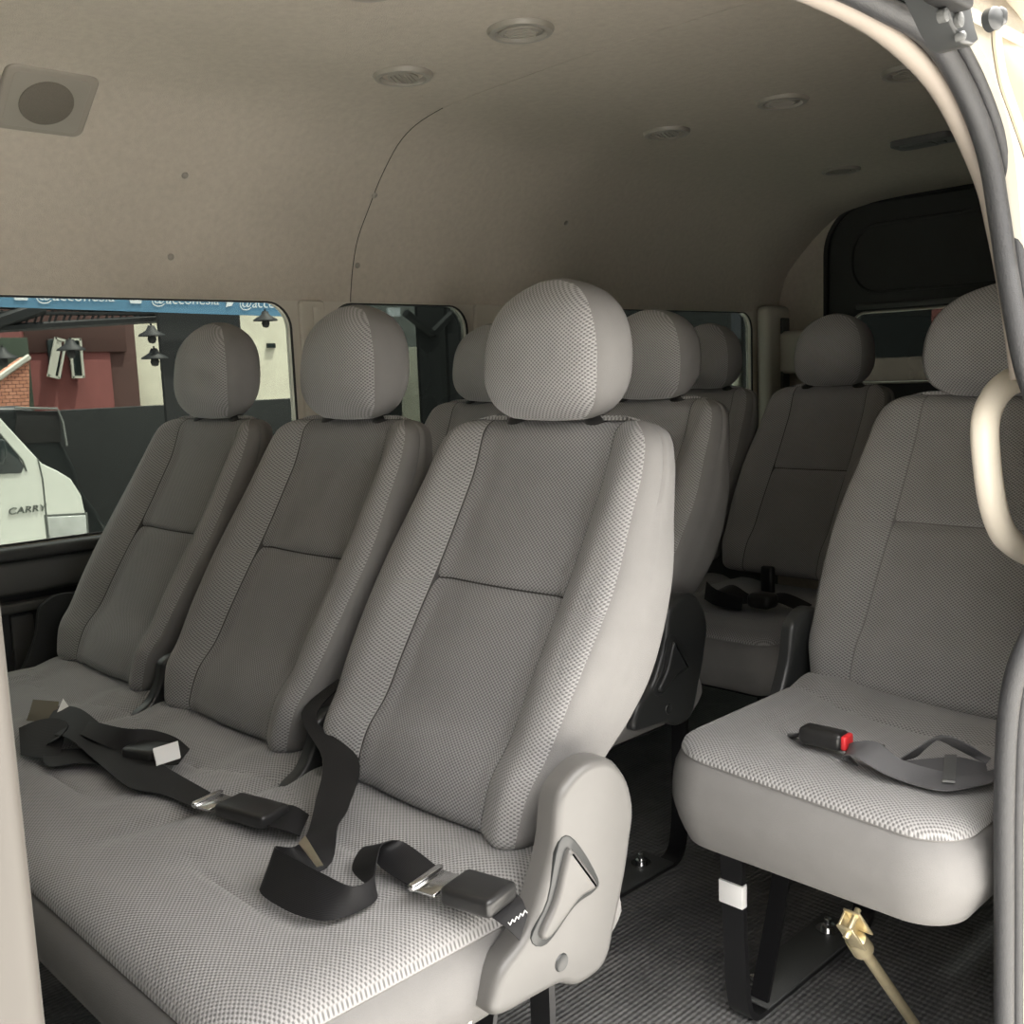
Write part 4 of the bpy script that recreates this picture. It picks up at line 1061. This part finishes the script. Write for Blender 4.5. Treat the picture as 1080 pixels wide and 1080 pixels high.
# hanging lamps
LB = [(160, 353, 'black pendant lamp hanging before the stained cream building, upper one'), (163, 377, 'black pendant lamp hanging before the stained cream building, lower one'), (75, 368, 'black pendant lamp hanging before the red house'), (3, 377, 'black pendant lamp at the left edge of the side window'), (280, 337, 'black pendant lamp just below the banner, right of the headrest')]
proto = None
for u, v, lb in LB:
    p = at(u, v, 0, -5.8)
    if proto is None:
        r = empty('pendant_lamp'); mb = MB(); lathe(mb, [(0, .06), (.02, .06), (.035, .03), (.085, .0), (.088, -.01), (0, -.005)], (0, 0, 0), (0, 0, 1), 20); mb.build('shade', TRUSS, r)
        mb = MB(); lathe(mb, [(0, -.06), (.02, -.055), (.03, -.03), (.022, 0), (0, .01)], (0, 0, 0), (0, 0, 1), 14); mb.build('bulb', TRUSS, r)
        mb = MB(); tube(mb, [(0, 0, .05), (0, 0, .075)], .006, 6); mb.build('rod', TRUSS, r); proto = r
    else: r = copy_tree(proto)
    r.location = p; tag(r, lb, 'lamp', 'pendant lamps in the yard')
# banner
BXX = -6.1
bn = empty('banner', (BXX, 2.4, 1.6)); tag(bn, 'long blue banner with white handles and text above the yard', 'banner')
pa = at(-80, 321, 0, BXX); pb = at(320, 334.5, 0, BXX)
L = Vector(bn.location); H = .22
vs = [pa, pb, pb+Vector((0, 0, H)), pa+Vector((0, 0, H))]
mb = MB(); mb.add([tuple(v-L) for v in vs]+[tuple(v-L+Vector((-.01, 0, 0))) for v in vs], [[0, 1, 2, 3], [7, 6, 5, 4], [0, 4, 5, 1], [1, 5, 6, 2], [2, 6, 7, 3], [3, 7, 4, 0]]); mb.build('cloth', BANB, bn)
dirv = (pb-pa).normalized(); upv = Vector((0, 0, 1))
for (u, v, n_, ln) in ((37, 318, 'f', 80), (159, 321.5, 'f', 70), (252, 325.5, 't', 60)):
    base = at(u, v-1.5, 0, BXX+.004)-L; mtx = Matrix.Translation(base) @ M3
    wd = (at(u+ln, v, 0, BXX)-at(u, v, 0, BXX)).length
    text_mb('@acconesia', .105, mtx, .001, .12, 1.03).build('lettering', BANW, bn)
    q = at(u-22 if n_ == 'f' else u-14, v-1.5, 0, BXX+.004)-L
    mb = MB()
    if n_ == 'f': prism(mb, rrect(q.y, q.y+.085, q.z, q.z+.085, .01), 0, q.x, q.x+.002)
    else: prism(mb, [(q.y, q.z), (q.y+.05, q.z+.01), (q.y+.075, q.z+.05), (q.y+.06, q.z+.08), (q.y+.03, q.z+.05), (q.y, q.z+.07), (q.y+.01, q.z+.03)], 0, q.x, q.x+.002)
    mb.build('logo', BANW, bn)
p = at(415, 329, 0, -6.1); mb = MB(); mb.bm(box_bm(p, (.02, .13, .07))); tag(mb.build('sign', BANW), 'small pale blue sign at the top of the second side window', 'sign')
# behind the tailgate
mb = MB(); mb.bm(box_bm((-1.5, 6.5, .2), (3.4, .1, 1.64))); 
for k in range(9): mb.bm(box_bm((-1.5, 6.44, -.5+k*.16), (3.4, .03, .145), .01))
tag(mb.build('board_fence', WOOD), 'brown horizontal board wall seen through the tailgate window', 'wall')
mb = MB(); mb.bm(box_bm((-1.5, 8.2, 1.2), (6, .2, 3.6))); tag(mb.build('building', DARKW), 'black building behind the boards outside the tailgate window', 'building')
mb = MB(); mb.bm(box_bm((-2.05, 6.2, 1.28), (.30, .06, .16), .01)); tag(mb.build('sign', REDW), 'small reddish sign seen through the tailgate window', 'sign')

# ------------------------------------------------------------------ light
w = bpy.data.worlds.new('World'); S.world = w; w.use_nodes = True
nt = w.node_tree; bg = nt.nodes['Background']; bg.inputs[1].default_value = 1.08
tc = nt.nodes.new('ShaderNodeTexCoord'); sp_ = nt.nodes.new('ShaderNodeSeparateXYZ'); nt.links.new(tc.outputs['Generated'], sp_.inputs[0])
rmp = nt.nodes.new('ShaderNodeValToRGB'); rmp.color_ramp.interpolation = 'EASE'
rmp.color_ramp.elements[0].position = .04; rmp.color_ramp.elements[0].color = (.24, .24, .25, 1)
rmp.color_ramp.elements[1].position = .80; rmp.color_ramp.elements[1].color = (4.2, 4.05, 3.9, 1)
for p_, c_ in ((.28, .22), (.50, 2.4)):
    e_ = rmp.color_ramp.elements.new(p_); e_.color = (c_, c_*.97, c_*.94, 1)
nt.links.new(sp_.outputs[2], rmp.inputs[0]); nt.links.new(rmp.outputs[0], bg.inputs[0])
sd = bpy.data.lights.new('sun', 'SUN'); sd.energy = 9.5; sd.angle = .02; sd.color = (1, .95, .86)
so = bpy.data.objects.new('sun', sd); COL.objects.link(so); so.rotation_euler = Vector((.20, .25, .9)).to_track_quat('Z', 'Y').to_euler()
S.view_settings.view_transform = 'Standard'; S.view_settings.look = 'None'; S.view_settings.gamma = 1; S.view_settings.use_curve_mapping = False
S.view_settings.exposure = 1.02
